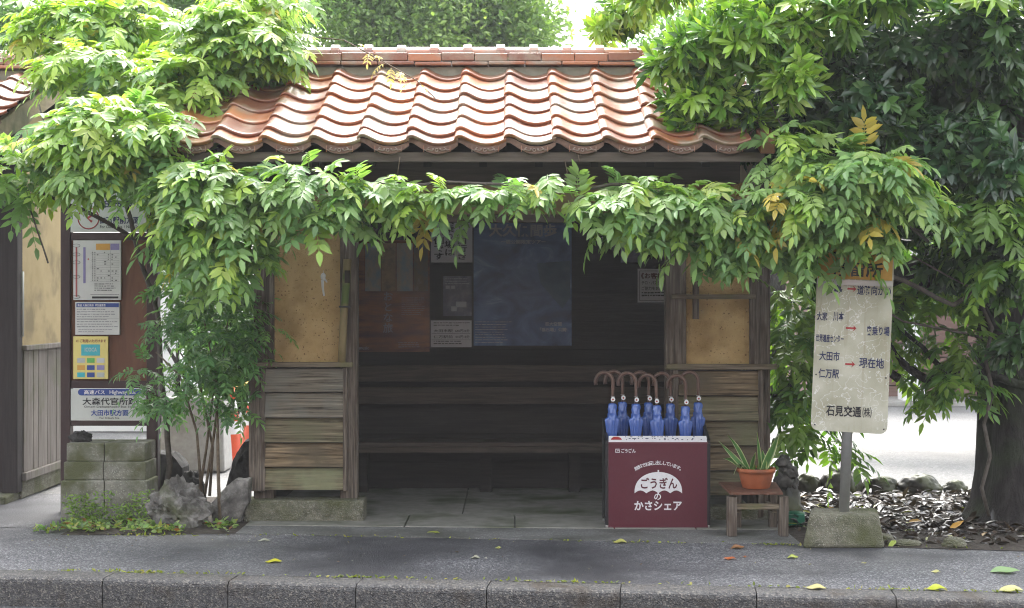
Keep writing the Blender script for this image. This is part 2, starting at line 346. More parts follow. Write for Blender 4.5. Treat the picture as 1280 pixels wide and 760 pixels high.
        me.from_pydata([(v[0] - o.x, v[1] - o.y, v[2] - o.z) for v in s.v], [], s.f)
        if not isinstance(mats, (list, tuple)): mats = [mats]
        for m in mats: me.materials.append(M[m] if isinstance(m, str) else m)
        me.polygons.foreach_set('material_index', s.m); me.polygons.foreach_set('use_smooth', s.sm)
        if s.t is not None:
            at_ = me.attributes.new('leaf_tint', 'FLOAT_COLOR', 'POINT')
            at_.data.foreach_set('color', np.asarray(s.t, dtype=np.float32).ravel())
        ob = bpy.data.objects.new(name, me); COL.objects.link(ob)
        if parent: ob.parent = parent; OFF[ob.name] = o
        else: ob.location = o; OFF[ob.name] = o
        if bevel:
            b = ob.modifiers.new('edge', 'BEVEL'); b.width = bevel; b.segments = 2; b.limit_method = 'ANGLE'; b.angle_limit = R(40)
        if label: ob['label'] = label
        return ob

def thing(name, label, cat, loc=(0, 0, 0), group=None):
    o = bpy.data.objects.new(name, None); COL.objects.link(o); o.location = loc; o.empty_display_size = .1
    o['label'] = label; o['category'] = cat
    if group: o['group'] = group
    OFF[o.name] = Vector(loc); return o
def tag(o, label, cat, group=None):
    o['label'] = label; o['category'] = cat
    if group: o['group'] = group
    return o
def kind(o, k, label=None):
    o['kind'] = k
    if label: o['label'] = label
    return o
def dup(root, loc, label):
    r = root.copy(); COL.objects.link(r); r.location = loc; r['label'] = label
    for ch in list(root.children):
        c = ch.copy(); COL.objects.link(c); c.parent = r
        for g in ch.children:
            d = g.copy(); COL.objects.link(d); d.parent = c
    return r

# ------------------------------------------------------------------ writing
_T = {}
def glyphs(body, bold=0.):
    k = (body, bold)
    if k not in _T:
        c = bpy.data.curves.new('lettering', 'FONT'); c.body = body; c.resolution_u = 2; c.offset = bold
        o = bpy.data.objects.new('lettering', c); COL.objects.link(o)
        e = o.evaluated_get(bpy.context.evaluated_depsgraph_get()); me = e.to_mesh()
        _T[k] = (np.array([v.co[:2] for v in me.vertices]).reshape(-1, 2), [list(p.vertices) for p in me.polygons])
        e.to_mesh_clear(); bpy.data.objects.remove(o); bpy.data.curves.remove(c)
    return _T[k]
def text(mb, body, px0, py0, px1, py1, Y, mi=0, bold=.012):
    """body stretched into the pixel rectangle, standing at depth Y"""
    v, f = glyphs(body, bold)
    if not len(v): return
    mb.runs.append((len(mb.v), len(mb.f)))
    lo = v.min(0); hi = v.max(0); sp = np.maximum(hi - lo, 1e-6)
    mb.add([at(px0 + (a - lo[0]) / sp[0] * (px1 - px0), py1 - (b - lo[1]) / sp[1] * (py1 - py0), Y) for a, b in v], f, mi)
def vtext(mb, body, pxc, py0, size, Y, mi=0, bold=.012, w=None, step=None):
    """one character under another"""
    mb.runs.append((len(mb.v), len(mb.f)))
    st = step or size * 1.05
    for k, ch in enumerate(body):
        v, f = glyphs(ch, bold)
        sx = (w or size)
        mb.add([at(pxc + (a - .5) * sx, py0 + k * st + size * .88 - b * size, Y) for a, b in v], f, mi)
def arctext(mb, body, pts, size, Y, mi=0, bold=.012):
    n = len(body); mb.runs.append((len(mb.v), len(mb.f)))
    for k, ch in enumerate(body):
        u = (k + .5) / n
        xx = pts[0][0] + (pts[2][0] - pts[0][0]) * u
        yy = (1 - u) ** 2 * pts[0][1] + 2 * u * (1 - u) * pts[1][1] + u * u * pts[2][1]
        sl = 2 * (1 - u) * (pts[1][1] - pts[0][1]) + 2 * u * (pts[2][1] - pts[1][1])
        an = -math.atan2(sl, pts[2][0] - pts[0][0]); ca, sa = math.cos(an), math.sin(an)
        v, f = glyphs(ch, bold)
        mb.add([at(xx + ((a - .5) * ca - (b - .38) * sa) * size, yy - ((a - .5) * sa + (b - .38) * ca) * size, Y) for a, b in v], f, mi)
def lines(mb, px0, py0, px1, n, gap, h, Y, mi=0, seed=1, brk=True):
    """rows of print too small to read"""
    mb.runs.append((len(mb.v), len(mb.f)))
    rr = random.Random(seed)
    for k in range(n):
        x = px0; y = py0 + k * gap; end = px1 - rr.random() * (px1 - px0) * .35
        while x < end:
            w = rr.uniform(1.2, 5.) if brk else px1 - px0
            mb.qpx(x, y, min(x + w, px1), y + h * rr.uniform(.75, 1.1), Y, mi); x += w + rr.uniform(.4, 1.2)

# ------------------------------------------------------------------ leaves
def leaf_mesh(name, P, D, Nn, Ln, Wd, T, mat, parent=None, loc=None, droop=.25, fold=.18, extra=None, prof=((.3, .44), (.66, .37))):
    """one mesh of many leaf blades: base P, direction D, normal Nn, length Ln, width Wd, tint T"""
    n = len(P)
    D = D / np.linalg.norm(D, axis=1, keepdims=True)
    S = np.cross(D, Nn); S /= np.maximum(np.linalg.norm(S, axis=1, keepdims=True), 1e-6)
    Nn = np.cross(S, D)
    tp = [(0, 0), (prof[0][0], -prof[0][1]), (prof[1][0], -prof[1][1]), (1, 0), (prof[1][0], prof[1][1]), (prof[0][0], prof[0][1]), (prof[0][0], 0), (prof[1][0], 0)]
    V = np.zeros((n, 8, 3)); Ln = Ln[:, None]; Wd = Wd[:, None]
    dr = droop * (1 + .5 * rng.standard_normal((n, 1)))
    for k, (t, s) in enumerate(tp):
        V[:, k] = P + D * Ln * t + S * Wd * s + Nn * (abs(s) * fold * Wd * 2 - dr * t * t * Ln * .5)
    tmpl = [(0, 6, 1), (0, 5, 6), (1, 6, 7, 2), (6, 5, 4, 7), (2, 7, 3), (7, 4, 3)]
    lt = np.array([len(f) for f in tmpl]); flat = np.array([i for f in tmpl for i in f])
    verts = V.reshape(-1, 3); loops = (np.arange(n)[:, None] * 8 + flat[None]).ravel(); tot = np.tile(lt, n)
    tint = np.repeat(np.concatenate([T, np.ones((n, 1))], 1), 8, axis=0)
    if extra is not None and len(extra[0]):
        ev, ef, et = extra
        loops = np.concatenate([loops, (ef + len(verts)).ravel()]); tot = np.concatenate([tot, np.full(len(ef), 4)])
        verts = np.concatenate([verts, ev]); tint = np.concatenate([tint, np.concatenate([et, np.ones((len(et), 1))], 1)])
    o = np.array(OFF.get(parent.name, (0, 0, 0)) if parent else (loc or (0, 0, 0)))
    me = bpy.data.meshes.new(name)
    me.vertices.add(len(verts)); me.vertices.foreach_set('co', (verts - o).astype(np.float32).ravel())
    me.loops.add(len(loops)); me.loops.foreach_set('vertex_index', loops.astype(np.int32))
    me.polygons.add(len(tot)); me.polygons.foreach_set('loop_start', np.concatenate([[0], np.cumsum(tot)[:-1]]).astype(np.int32))
    me.polygons.foreach_set('loop_total', tot.astype(np.int32))
    me.polygons.foreach_set('use_smooth', np.ones(len(tot), dtype=bool))
    a = me.attributes.new('leaf_tint', 'FLOAT_COLOR', 'POINT'); a.data.foreach_set('color', tint.astype(np.float32).ravel())
    me.update(calc_edges=True); me.materials.append(M[mat])
    ob = bpy.data.objects.new(name, me); COL.objects.link(ob)
    if parent: ob.parent = parent; OFF[ob.name] = Vector(o)
    else: ob.location = o
    return ob

def unit(a): return a / np.maximum(np.linalg.norm(a, axis=1, keepdims=True), 1e-9)

def blob_points(blobs, shell=.55):
    """random points in ellipsoids given in photo pixels and metres of depth: (px, py, rx, ry, Y, half depth, count)"""
    P = []; O = []; B = []
    for bi, (px, py, rx, ry, Y, dy, cnt) in enumerate(blobs):
        d = unit(rng.standard_normal((cnt, 3))); r = (shell + (1 - shell) * rng.random((cnt, 1))) ** .7 * (.75 + .3 * rng.random((cnt, 1)))
        q = d * r; c = np.array(at(px, py, Y)); s = np.array([rx / F * Y, dy, ry / F * Y])
        P.append(c + q * s); O.append(d); B.append(np.full(cnt, bi))
    return np.concatenate(P), np.concatenate(O), np.concatenate(B)

def compound(P, O, L, K=6, ll=.095, lw=.032, droop=.55, tint=None, cam=.7, up=.15, spread=1.05):
    """pinnate leaves: rachis from P heading outward and drooping, K pairs of leaflets and one at the tip"""
    n = len(P)
    H = O * .8 + rng.standard_normal((n, 3)) * .45; H[:, 1] -= cam; H[:, 2] *= .4
    H[:, 2] += up + .25 * rng.standard_normal(n); H = unit(H)
    g = np.array([0, 0, -1.]); dr = droop * (.6 + .8 * rng.random((n, 1)))
    s0 = np.cross(H, np.array([0, 0, 1.])); s0 = unit(s0 + .3 * rng.standard_normal((n, 3)))
    Ls = L * (.7 + .5 * rng.random((n, 1)))
    pos = lambda t: P + H * Ls * t + g * Ls * dr * t * t
    tan = lambda t: unit(H + g * 2 * dr * t)
    PP, DD, NN, LL, WW, TT = [], [], [], [], [], []
    sc = .8 + .4 * rng.random((n, 1))
    for k in range(K + 1):
        t = .22 + .78 * k / K; p = pos(t); T_ = tan(t); S = unit(s0 - T_ * np.sum(s0 * T_, 1, keepdims=True)); Nv = np.cross(S, T_)
        Nv *= np.sign(Nv[:, 2:3] + 1e-6) * 1.0
        size = (1 - .25 * abs(k / K - .45)) * sc[:, 0]
        for sg in ((-1, 1) if k < K else (0,)):
            a = spread * (1 - .25 * k / K)
            d = T_ * math.cos(a) + S * sg * math.sin(a) if sg else T_.copy()
            d = unit(d + g * .17 + .09 * rng.standard_normal((n, 3)))
            PP.append(p); DD.append(d); NN.append(unit(Nv + .17 * rng.standard_normal((n, 3)) - .10 * sg * S)); LL.append(ll * size * (.85 + .3 * rng.random(n)) * (1.1 if not sg else 1)); WW.append(lw * size * (.85 + .3 * rng.random(n)))
            TT.append(tint * (.9 + .2 * rng.random((n, 1))))
    # rachis ribbon
    ts = (0, .33, .66, 1.); ev = []; 
    for t in ts:
        p = pos(t); ev += [p - s0 * .0022, p + s0 * .0022]
    ev = np.stack(ev, 1).reshape(-1, 3); base = np.arange(n)[:, None] * 8
    ef = np.concatenate([base + np.array([[2 * i, 2 * i + 1, 2 * i + 3, 2 * i + 2]]) for i in range(3)], 0)
    et = np.repeat(tint * .9, 8, axis=0)
    return (np.concatenate(PP), np.concatenate(DD), np.concatenate(NN), np.concatenate(LL), np.concatenate(WW), np.concatenate(TT)), (ev, ef, et)

def mixcol(n, cols, w):
    c = np.array(cols); w = np.array(w, float); idx = rng.choice(len(c), n, p=w / w.sum())
    return c[idx] * (.85 + .3 * rng.random((n, 1)))

# ================================================================== ground
def yk(x): return 7.814 - .118 * x            # inner edge of the kerb
def ys(x): return 9.19 - .118 * x             # where the pavement ends
mb = MB(); mb.poly([(-90, yk(-90) - .1, -.16), (-90, -70, -.16), (90, -70, -.16), (90, yk(90) - .1, -.16)][::-1])
kind(mb.build('road', 'road'), 'structure')
mb = MB(); mb.poly([(-90, yk(-90), -.012), (90, yk(90), -.012), (300, 400, -.012), (-300, 400, -.012)])
kind(mb.build('gravel_ground', 'gravel'), 'structure')
mb = MB()
xs = [-60, -6, -3.35, -1.85, 0, 1.8, 3.2, 60]
def yb(x): return 12.2 if x < -3.3 else ys(x) - .0
mb.poly([(-60, yk(-60), 0), (60, yk(60), 0), (60, ys(60) - .25, 0), (3.2, ys(3.2) - .08, 0), (1.9, ys(1.9) + .12, 0), (-1.85, ys(-1.85) + .12, 0), (-2.9, 9.65, 0), (-2.95, 11.3, 0), (-4.2, 11.5, 0), (-60, 12.5, 0)])
kind(mb.build('pavement', 'asphalt'), 'structure')
# kerb stones laid end to end
mb = MB(); ux = Vector((1, -.118, 0)).normalized(); uy = Vector((.118, 1, 0)).normalized()
pitch = .70; start = -2.235 - pitch * 5
for k in range(16):
    x0 = start + k * pitch
    a = Vector((x0, yk(x0) - .20, 0)) + ux * .003; b = a + ux * (pitch / ux.x * 1.0 - .006)
    h = random.uniform(-.002, .002)
    lo = -.17; d = uy * .196
    t = .022
    prof = [(0, lo), (0, -.03), (.006, -.012), (.016, -.003), (.032, .002), (.19, .002), (.196, -.006), (.196, lo)]
    vs = [a + uy * p + Vector((0, 0, q + h)) for p, q in prof] + [b + uy * p + Vector((0, 0, q + h)) for p, q in prof]
    n = len(prof)
    mb.add(vs, [list(range(n - 1, -1, -1)), list(range(n, 2 * n))] + [(i, i + 1, i + 1 + n, i + n) for i in range(n - 1)])
kind(mb.build('kerb', 'kerb'), 'structure')
# concrete strip and shelter floor
mb = MB()
mb.poly([(-1.80, ys(-1.8) + .002, .008), (1.80, ys(1.8) + .002, .008), (1.80, 9.52, .008), (-1.80, 9.72, .008)])
mb.poly([(-1.80, ys(-1.8) + .002, -.01), (1.80, ys(1.8) + .002, -.01), (1.80, ys(1.8) + .002, .008), (-1.80, ys(-1.8) + .002, .008)])
kind(mb.build('pavement_strip', 'strip'), 'structure')
mb = MB(); ed = [-1.80, -.72, .02, .68, 1.22, 1.80]
for a, b in zip(ed[:-1], ed[1:]):
    mb.hexa([(a + .004, 9.72 - (a + 1.8) * .0555, -.01), (b - .004, 9.72 - (b + 1.8) * .0555, -.01), (b - .004, 10.22, -.01), (a + .004, 10.22, -.01),
             (a + .004, 9.72 - (a + 1.8) * .0555, .014), (b - .004, 9.72 - (b + 1.8) * .0555, .014), (b - .004, 10.22, .014), (a + .004, 10.22, .014)])
for a, b in ((-1.8, -.35), (-.35, .9), (.9, 1.8)): mb.box(a + .003, b - .003, 10.226, 11.9, -.01, .014)
kind(mb.build('floor', 'floor', bevel=.004), 'structure')
mb = MB()
mb.poly([(1.803, ys(1.8), .004), (3.2, ys(3.2) - .08, .004), (7, ys(7), .004), (7, 11.6, .004), (1.803, 11.4, .004)])
mb.poly([(-2.93, 9.36, .004), (-1.803, 9.41, .004), (-1.803, 11.2, .004), (-2.9, 11.2, .004)])
kind(mb.build('soil_bed', 'soil'), 'structure')

# ================================================================== tiled roofs
U = [-.07, -.03, .03, .09, .16, .25, .35, .46, .57, .68, .79, .90, 1.0]
def prof(u):
    pts = [(-.07, .030), (-.03, .050), (.03, .058), (.09, .056), (.16, .046), (.25, .031), (.35, .016), (.46, .005), (.57, .0), (.68, .001), (.79, .007), (.90, .018), (1., .033)]
    for (a, b), (c, d) in zip(pts[:-1], pts[1:]):
        if u <= c: return b + (d - b) * (u - a) / (c - a)
    return .033
def tile_roof(mb, x0, ncols, cw, Ye, Ze, Yr, Zr, first, step, rows, front=True):
    ln = math.hypot(Yr - Ye, Zr - Ze); c, s_ = (Yr - Ye) / ln, (Zr - Ze) / ln
    def pos(x, s, h): 
        y = Ye + s * c - h * s_; z = Ze + s * s_ + h * c
        return (x, y, z)
    rr = random.Random(3)
    start = [0.] + [first + step * k for k in range(rows - 1)]
    for r, s0 in enumerate(start):
        nxt = start[r + 1] if r + 1 < len(start) else ln
        L_ = min(nxt - s0 + .06, ln - s0)
        for i in range(ncols):
            j = rr.uniform(-.005, .005); jz = rr.uniform(-.003, .005); sk = rr.uniform(-.008, .008); sj = s0 + rr.uniform(-.007, .007)
            xa = x0 + i * cw + j
            rowsv = []
            for (ds, dh) in ((.010, -.026), (.001, -.012), (.0, -.005), (.006, 0.), (.03, 0), (L_, 0)):
                lift = .027 * (1 - ds / L_) + jz + .002
                rowsv.append([pos(xa + u * cw, sj + ds + sk * u, prof(u) + lift + dh) for u in U])
            n = len(U); vs = [p for row in rowsv for p in row]
            fs = [(a * n + k, a * n + k + 1, (a + 1) * n + k + 1, (a + 1) * n + k) for a in range(5) for k in range(n - 1)]
            mb.add(vs, fs, 0, True)
            # left edge of the tile
            mb.add([rowsv[3][0], rowsv[5][0], tuple(Vector(rowsv[5][0]) - Vector((0, 0, .02))), tuple(Vector(rowsv[3][0]) - Vector((0, 0, .024)))], [(0, 1, 2, 3)], 0)
            if r == 0 and front:          # hanging face of the eaves tile, with a raised scroll
                top = [(xa + u * cw, prof(u) + .004) for u in U[1:]]
                bot = [(xa + u * cw, prof(u) + .004 - .026 - .022 * max(0., math.sin(math.pi * min(1, max(0, (u + .03) / 1.03)))) ** .8) for u in U[1:]]
                yy = Ye + .004
                vs = [(x, yy, Ze + h) for x, h in top] + [(x, yy, Ze + h) for x, h in bot] + [(x, yy + .03, Ze + h) for x, h in bot]
                k_ = len(top)
                mb.add(vs, [(a, k_ + a, k_ + a + 1, a + 1) for a in range(k_ - 1)] + [(k_ + a, 2 * k_ + a, 2 * k_ + a + 1, k_ + a + 1) for a in range(k_ - 1)], 1)
                zc = Ze - .019
                for sg in (-1, 1):
                    pts = [(xa + cw * (.56 + sg * (.05 + .016 * q)) + .012 * math.cos(q * 1.1) * sg, yy - .004, zc + .008 * math.sin(q * 1.1) + .0012 * q) for q in range(9)]
                    mb.tube(pts, .0035, 5, 2)
                    mb.tube([(x_ + sg * .034, y_, z_ + .002) for x_, y_, z_ in pts[:6]], .003, 5, 2)
                mb.tube([(xa + cw * (.56 + .03 * math.cos(a)), yy - .004, zc + .010 * math.sin(a)) for a in [k * math.pi / 4 for k in range(9)]], .003, 5, 2)
                mb.box(xa + cw * .29, xa + cw * .305, yy - .005, yy, Ze - .030, Ze + .010, 0); mb.box(xa + cw * .83, xa + cw * .845, yy - .005, yy, Ze - .030, Ze + .004, 0)
    return mb
def ridge(parent, x0, x1, Yr, zb, name='ridge'):
    m1 = MB(); m1.box(x0 + .05, x1 - .05, Yr - .135, Yr + .135, zb - .08, zb + .026)
    rr = random.Random(5)
    x = x0; 
    m2 = MB()
    def run(y0, y1, z0, z1, pitch, off):
        x = x0 - off
        while x < x1:
            a, b = max(x, x0), min(x + pitch - .005, x1); j = rr.uniform(-.003, .003)
            m2.hexa([(a, Yr - y0, z0 + j - .012), (b, Yr - y0, z0 + j - .012), (b, Yr + y0, z0 + j - .012), (a, Yr + y0, z0 + j - .012),
                     (a, Yr - y0, z1 + j - .012), (b, Yr - y0, z1 + j - .012), (b, Yr + y0, z1 + j - .012), (a, Yr + y0, z1 + j - .012)])
            x += pitch
    run(.185, 0, zb + .048, zb + .072, .27, .1)
    run(.155, 0, zb + .082, zb + .140, .245, .0)
    m3 = MB(); x = x0 - .03
    while x < x1:
        j = rr.uniform(-.003, .003)
        for (a, b, rad) in ((x, x + .235, .062), (x + .185, x + .25, .080)):
            n = 10; vs = []
            for xx in (a, b):
                for k in range(n + 1):
                    t = math.pi * k / n; vs.append((xx, Yr - rad * 1.25 * math.cos(t), zb + .132 + j + (rad * math.sin(t) if rad > 0 else 0)))
            fs = [(k, k + 1, n + 1 + k + 1, n + 1 + k) for k in range(n)] + [list(range(n, -1, -1)), list(range(n + 1, 2 * n + 2))]
            m3.add(vs, [f[::-1] for f in fs], 0, False)
        x += .245
    rd = m2.build(name, 'tile', parent, bevel=.006)
    m1.build('ridge_mortar', 'mortar', rd); m3.build('ridge_cap', 'tile', rd, bevel=.006)
    return rd

# ================================================================== the waiting shelter
YF = 10.0
sh = thing('bus_shelter', 'open fronted wooden bus waiting shelter with glazed red brown tile roof and ochre plaster panels', 'shelter', (0, YF, 0))
EX0, EX1 = -2.212, 1.62
mb = MB(); tile_roof(mb, EX0, 12, .311, 9.2, 2.500, 10.75, 3.222, .165, .255, 7)
ob = tile_roof(MB(), EX0, 12, .311, 9.2, 2.500, 10.75, 3.222, .165, .255, 7, front=False)
o = len(mb.v); mb.v.extend([(x, 21.5 - y, z) for x, y, z in ob.v]); mb.f.extend([[i + o for i in f][::-1] for f in ob.f]); mb.m.extend(ob.m); mb.sm.extend(ob.sm)
roof = mb.build('roof', ['tile', 'tile_dark', 'scroll'], sh)
ridge(roof, EX0 - .02, EX1, 10.75, 3.215)
for xx in (EX0 - .05, EX1 - .04):      # verge tiles at both gables
    mb = MB()
    for k in range(7):
        for sg in (1, -1):
            s0, s1 = k / 7, (k + 1.08) / 7; q = lambda s, h: (10.75 - sg * (1.55 * (1 - s)), 2.50 + .722 * s + h)
            (ya, za), (yb_, zb_) = q(s0, .075), q(s1, .055)
            mb.hexa([(xx, ya, za - .12), (xx + .10, ya, za - .12), (xx + .10, yb_, zb_ - .12), (xx, yb_, zb_ - .12), (xx, ya, za), (xx + .10, ya, za), (xx + .10, yb_, zb_), (xx, yb_, zb_)])
    mb.build('verge', 'tile', roof, bevel=.012)
mb = MB()   # sarking under the tiles
for sg in (1, -1):
    y0 = 10.75 - sg * 1.50
    a = [(EX0 + .02, y0, 2.452), (EX1, y0, 2.452), (EX1, 10.75, 3.16), (EX0 + .02, 10.75, 3.16)]
    mb.add(a + [(x, y, z - .03) for x, y, z in a], [(0, 1, 2, 3), (4, 7, 6, 5), (0, 4, 5, 1), (1, 5, 6, 2), (2, 6, 7, 3), (3, 7, 4, 0)])
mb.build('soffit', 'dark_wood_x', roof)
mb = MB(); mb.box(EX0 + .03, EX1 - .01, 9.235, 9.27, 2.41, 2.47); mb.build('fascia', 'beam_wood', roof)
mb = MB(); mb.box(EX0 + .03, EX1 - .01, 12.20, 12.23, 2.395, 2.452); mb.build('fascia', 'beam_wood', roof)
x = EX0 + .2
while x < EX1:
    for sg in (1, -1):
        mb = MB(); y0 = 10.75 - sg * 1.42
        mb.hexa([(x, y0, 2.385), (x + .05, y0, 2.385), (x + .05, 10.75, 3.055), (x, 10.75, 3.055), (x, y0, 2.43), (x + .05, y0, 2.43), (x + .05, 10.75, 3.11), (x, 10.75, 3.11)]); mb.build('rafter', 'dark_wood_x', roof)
    x += .36
# beams
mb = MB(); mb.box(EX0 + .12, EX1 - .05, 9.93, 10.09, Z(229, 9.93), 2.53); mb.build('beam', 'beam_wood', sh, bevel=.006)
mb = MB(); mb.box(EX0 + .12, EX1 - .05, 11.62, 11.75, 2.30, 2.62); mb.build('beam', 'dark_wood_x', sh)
LX0, LX1, RX0, RX1 = X(318, YF), X(446, YF), X(832, YF), X(963, YF)
zb_ = Z(229, 9.93)
# posts of the front
zc = .15
def post(px0, px1, zlow, depth=.12, y=YF, m='wood_z', top=zb_): 
    q = MB(); q.box(X(px0, y), X(px1, y), y, y + depth, zlow, top); return q.build('post', m, sh, bevel=.006)
post(317, 342, zc); post(425, 446.5, zc); post(832, 858, .02); post(937.5, 963, .02)
# hanging wall and lintel over the opening
mb = MB(); mb.box(X(447, YF), X(831.5, YF), YF + .045, YF + .085, Z(269, YF), zb_ + .01); mb.build('plaster_panel', 'plaster_pale', sh)
mb = MB(); mb.box(X(446.5, YF), X(832, YF), YF - .012, YF + .10, Z(277.5, YF - .01), Z(268, YF - .01)); mb.build('lintel', 'beam_wood', sh, bevel=.005)
# left bay
mb = MB(); mb.box(X(342, YF), X(425, YF), YF + .04, YF + .08, Z(454, YF), zb_ + .01); mb.build('plaster_panel', 'plaster', sh)
mb = MB(); mb.box(X(308, 9.93), X(440.5, 9.93), 9.925, 9.995, Z(459, 9.93), Z(453, 9.93)); mb.build('ledge', 'wood_x', sh, bevel=.004)
def clap(px0, px1, ys_, yfr, ms):
    q = MB(); q.box(X(px0, yfr), X(px1, yfr), yfr + .031, yfr + .036, Z(ys_[-1], yfr), Z(ys_[0], yfr), 4)
    for mi_, a, b in zip(ms, ys_[:-1], ys_[1:]):
        x0, x1, z0, z1 = X(px0, yfr), X(px1, yfr), Z(b, yfr), Z(a, yfr)
        j = random.uniform(-.002, .002)
        q.hexa([(x0, yfr + j - .018, z0 + .002), (x1, yfr - j - .018, z0 + .002), (x1, yfr + .03, z0 + .005), (x0, yfr + .03, z0 + .005),
                (x0, yfr + .018, z1 - .006), (x1, yfr + .018, z1 - .006), (x1, yfr + .03, z1 - .006), (x0, yfr + .03, z1 - .006)], mi_)
    return q.build('board_panel', ['wood_grey', 'wood_olive', 'wood_brown', 'wood_mossy', 'black'], sh, bevel=.003)
clap(331, 429, [460, 490, 522, 553, 584, 612.5], 9.955, (0, 0, 1, 2, 3))
for a, b in ((311, 324.5), (324.7, 331.2), (428.6, 433.8)):
    q = MB(); q.box(X(a, 9.945), X(b, 9.945), 9.945, 9.985, Z(614, 9.945), Z(459.3, 9.945)); q.build('batten', 'wood_z', sh, bevel=.004)
mb = MB(); mb.box(X(305, 9.9), X(454.5, 9.9), 9.90, 10.12, 0, Z(625.5, 9.9)); mb.build('foundation', 'mossy', sh, bevel=.012)
# right bay
mb = MB(); mb.box(X(858, YF), X(937.5, YF), YF + .04, YF + .08, Z(456, YF), zb_ + .01); mb.build('plaster_panel', 'plaster', sh)
mb = MB(); mb.box(X(833, 9.93), X(974, 9.93), 9.925, 9.995, Z(462, 9.93), Z(455.2, 9.93)); mb.build('ledge', 'wood_x', sh, bevel=.004)
mb = MB(); mb.box(X(840, 9.96), X(945, 9.96), 9.96, 9.998, Z(374, 9.96), Z(368, 9.96)); mb.build('crossbar', 'wood_x', sh, bevel=.003)
mb = MB(); mb.box(X(867, 9.97), X(874, 9.97), 9.97, YF + .035, Z(399, 9.97), Z(345, 9.97)); mb.build('crossbar', 'wood_z', sh, bevel=.003)
clap(848, 948, [463, 494.5, 526, 557, 588, 619], 9.955, (2, 1, 1, 2, 1))
for a, b in ((841, 848), (948, 954.5)):
    q = MB(); q.box(X(a, 9.945), X(b, 9.945), 9.945, 9.985, .03, Z(462.3, 9.945)); q.build('batten', 'wood_z', sh, bevel=.004)
mb = MB(); mb.box(X(833, 9.96), X(966, 9.96), 9.95, 10.12, 0, .10); mb.build('foundation', 'mossy', sh, bevel=.01)
# side walls, back wall, ceiling
def wall_boards(name, fixed, a0, a1, z0, z1, n, axis):
    q = MB()
    for k in range(n):
        za, zb2 = z0 + (z1 - z0) * k / n, z0 + (z1 - z0) * (k + 1) / n - .004
        if axis == 'y': q.box(fixed, fixed + .03, a0, a1, za, zb2)
        else: q.box(a0, a1, fixed, fixed + .03, za, zb2)
    if axis == 'y': q.box(fixed + .008, fixed + .022, a0 + .002, a1 - .002, z0 - .002, z1 + .002)
    else: q.box(a0 + .002, a1 - .002, fixed + .012, fixed + .026, z0 - .002, z1 + .002)
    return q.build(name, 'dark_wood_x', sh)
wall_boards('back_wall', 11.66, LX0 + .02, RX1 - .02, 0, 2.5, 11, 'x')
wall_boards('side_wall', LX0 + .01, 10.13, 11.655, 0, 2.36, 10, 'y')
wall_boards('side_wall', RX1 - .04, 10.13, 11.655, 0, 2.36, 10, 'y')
for xx in (LX0 + .005, RX1 - .045):     # gable infill under the slopes
    mb = MB()
    mb.add([(xx, 10.13, 2.362), (xx, 11.65, 2.362), (xx, 11.65, 2.66), (xx, 10.75, 3.05), (xx, 10.13, 2.76), (xx + .03, 10.13, 2.362), (xx + .03, 11.65, 2.362), (xx + .03, 11.65, 2.66), (xx + .03, 10.75, 3.05), (xx + .03, 10.13, 2.76)],
           [(0, 1, 2, 3, 4), (9, 8, 7, 6, 5), (0, 4, 9, 5), (1, 6, 7, 2)])
    mb.build('gable', 'plaster_pale', sh)
for xx in (LX0 + .05, RX1 - .16):
    q = MB(); q.box(xx, xx + .11, 11.54, 11.655, .02, 2.36); q.build('post', 'dark_wood_x', sh)

# built-in bench
bench = thing('bench', 'long dark wooden bench with two back boards inside the shelter', 'bench', (.1, 11.3, .014))
bx0, bx1 = X(435, 11.3), X(850, 11.3)
mb = MB(); mb.box(bx0, bx1, 11.20, 11.52, Z(553, 11.2) - .035, Z(553, 11.2)); mb.build('seat', 'bench_wood', bench, bevel=.006)
mb = MB(); mb.box(bx0 + .002, bx1 - .002, 11.215, 11.24, Z(566, 11.2), Z(553, 11.2) - .037); mb.build('apron', 'bench_wood', bench)
for a, b in ((456.5, 477), (484, 505)):
    mb = MB(); mb.box(bx0, bx1, 11.53, 11.56, Z(b, 11.53), Z(a, 11.53)); mb.build('backrest', 'bench_wood', bench, bevel=.005)
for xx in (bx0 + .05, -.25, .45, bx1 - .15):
    mb = MB(); mb.box(xx, xx + .09, 11.42, 11.51, .014, Z(553, 11.2) - .037); mb.build('leg', 'dark_wood_x', bench)  # legs in darker wood: shade under the bench put into the colour

# ------------------------------------------------------------------ notices on the back wall
YB = 11.655
def sheet(name, label, cat, px0, py0, px1, py1, Y, m, group=None, thick=.004):
    t = thing(name, label, cat, at((px0 + px1) / 2, py1, Y), group)
    q = MB(); q.bpx(px0, py0, px1, py1, Y - thick, thick); q.build('sheet', m, t)
    return t
G = 'posters and notices on the back wall'
t = sheet('poster', 'dusk tinted travel poster with a row of small photographs, beside the left post inside', 'poster', 424, 300, 537, 440, YB, 'poster_dusk', G)
for i_, (a, b) in enumerate(((424, 441), (456.5, 476), (477, 494.5), (496, 516), (517.5, 535))):
    mb = MB(); mb.qpx(a, 304, b, 364, YB - .006); mb.build('picture', ('poster_pics', 'poster_sky', 'poster_gold', 'poster_sky', 'poster_pics')[i_], t)
mb = MB(); vtext(mb, 'おとな旅', 485, 364, 12.6, YB - .0065, 0, .02); lines(mb, 502, 372, 532, 9, 2.6, .8, YB - .0065, 0, 4); lines(mb, 498, 428, 530, 3, 2.6, .9, YB - .0065, 0, 6); text(mb, 'music', 449, 433, 461, 437, YB - .0065)
mb.build('lettering', 'ink_grey', t)
t = sheet('notice', 'white board of vertical black writing hanging below the lintel inside', 'notice', 538.5, 252, 590.5, 328, YB, 'paper_dim', G)
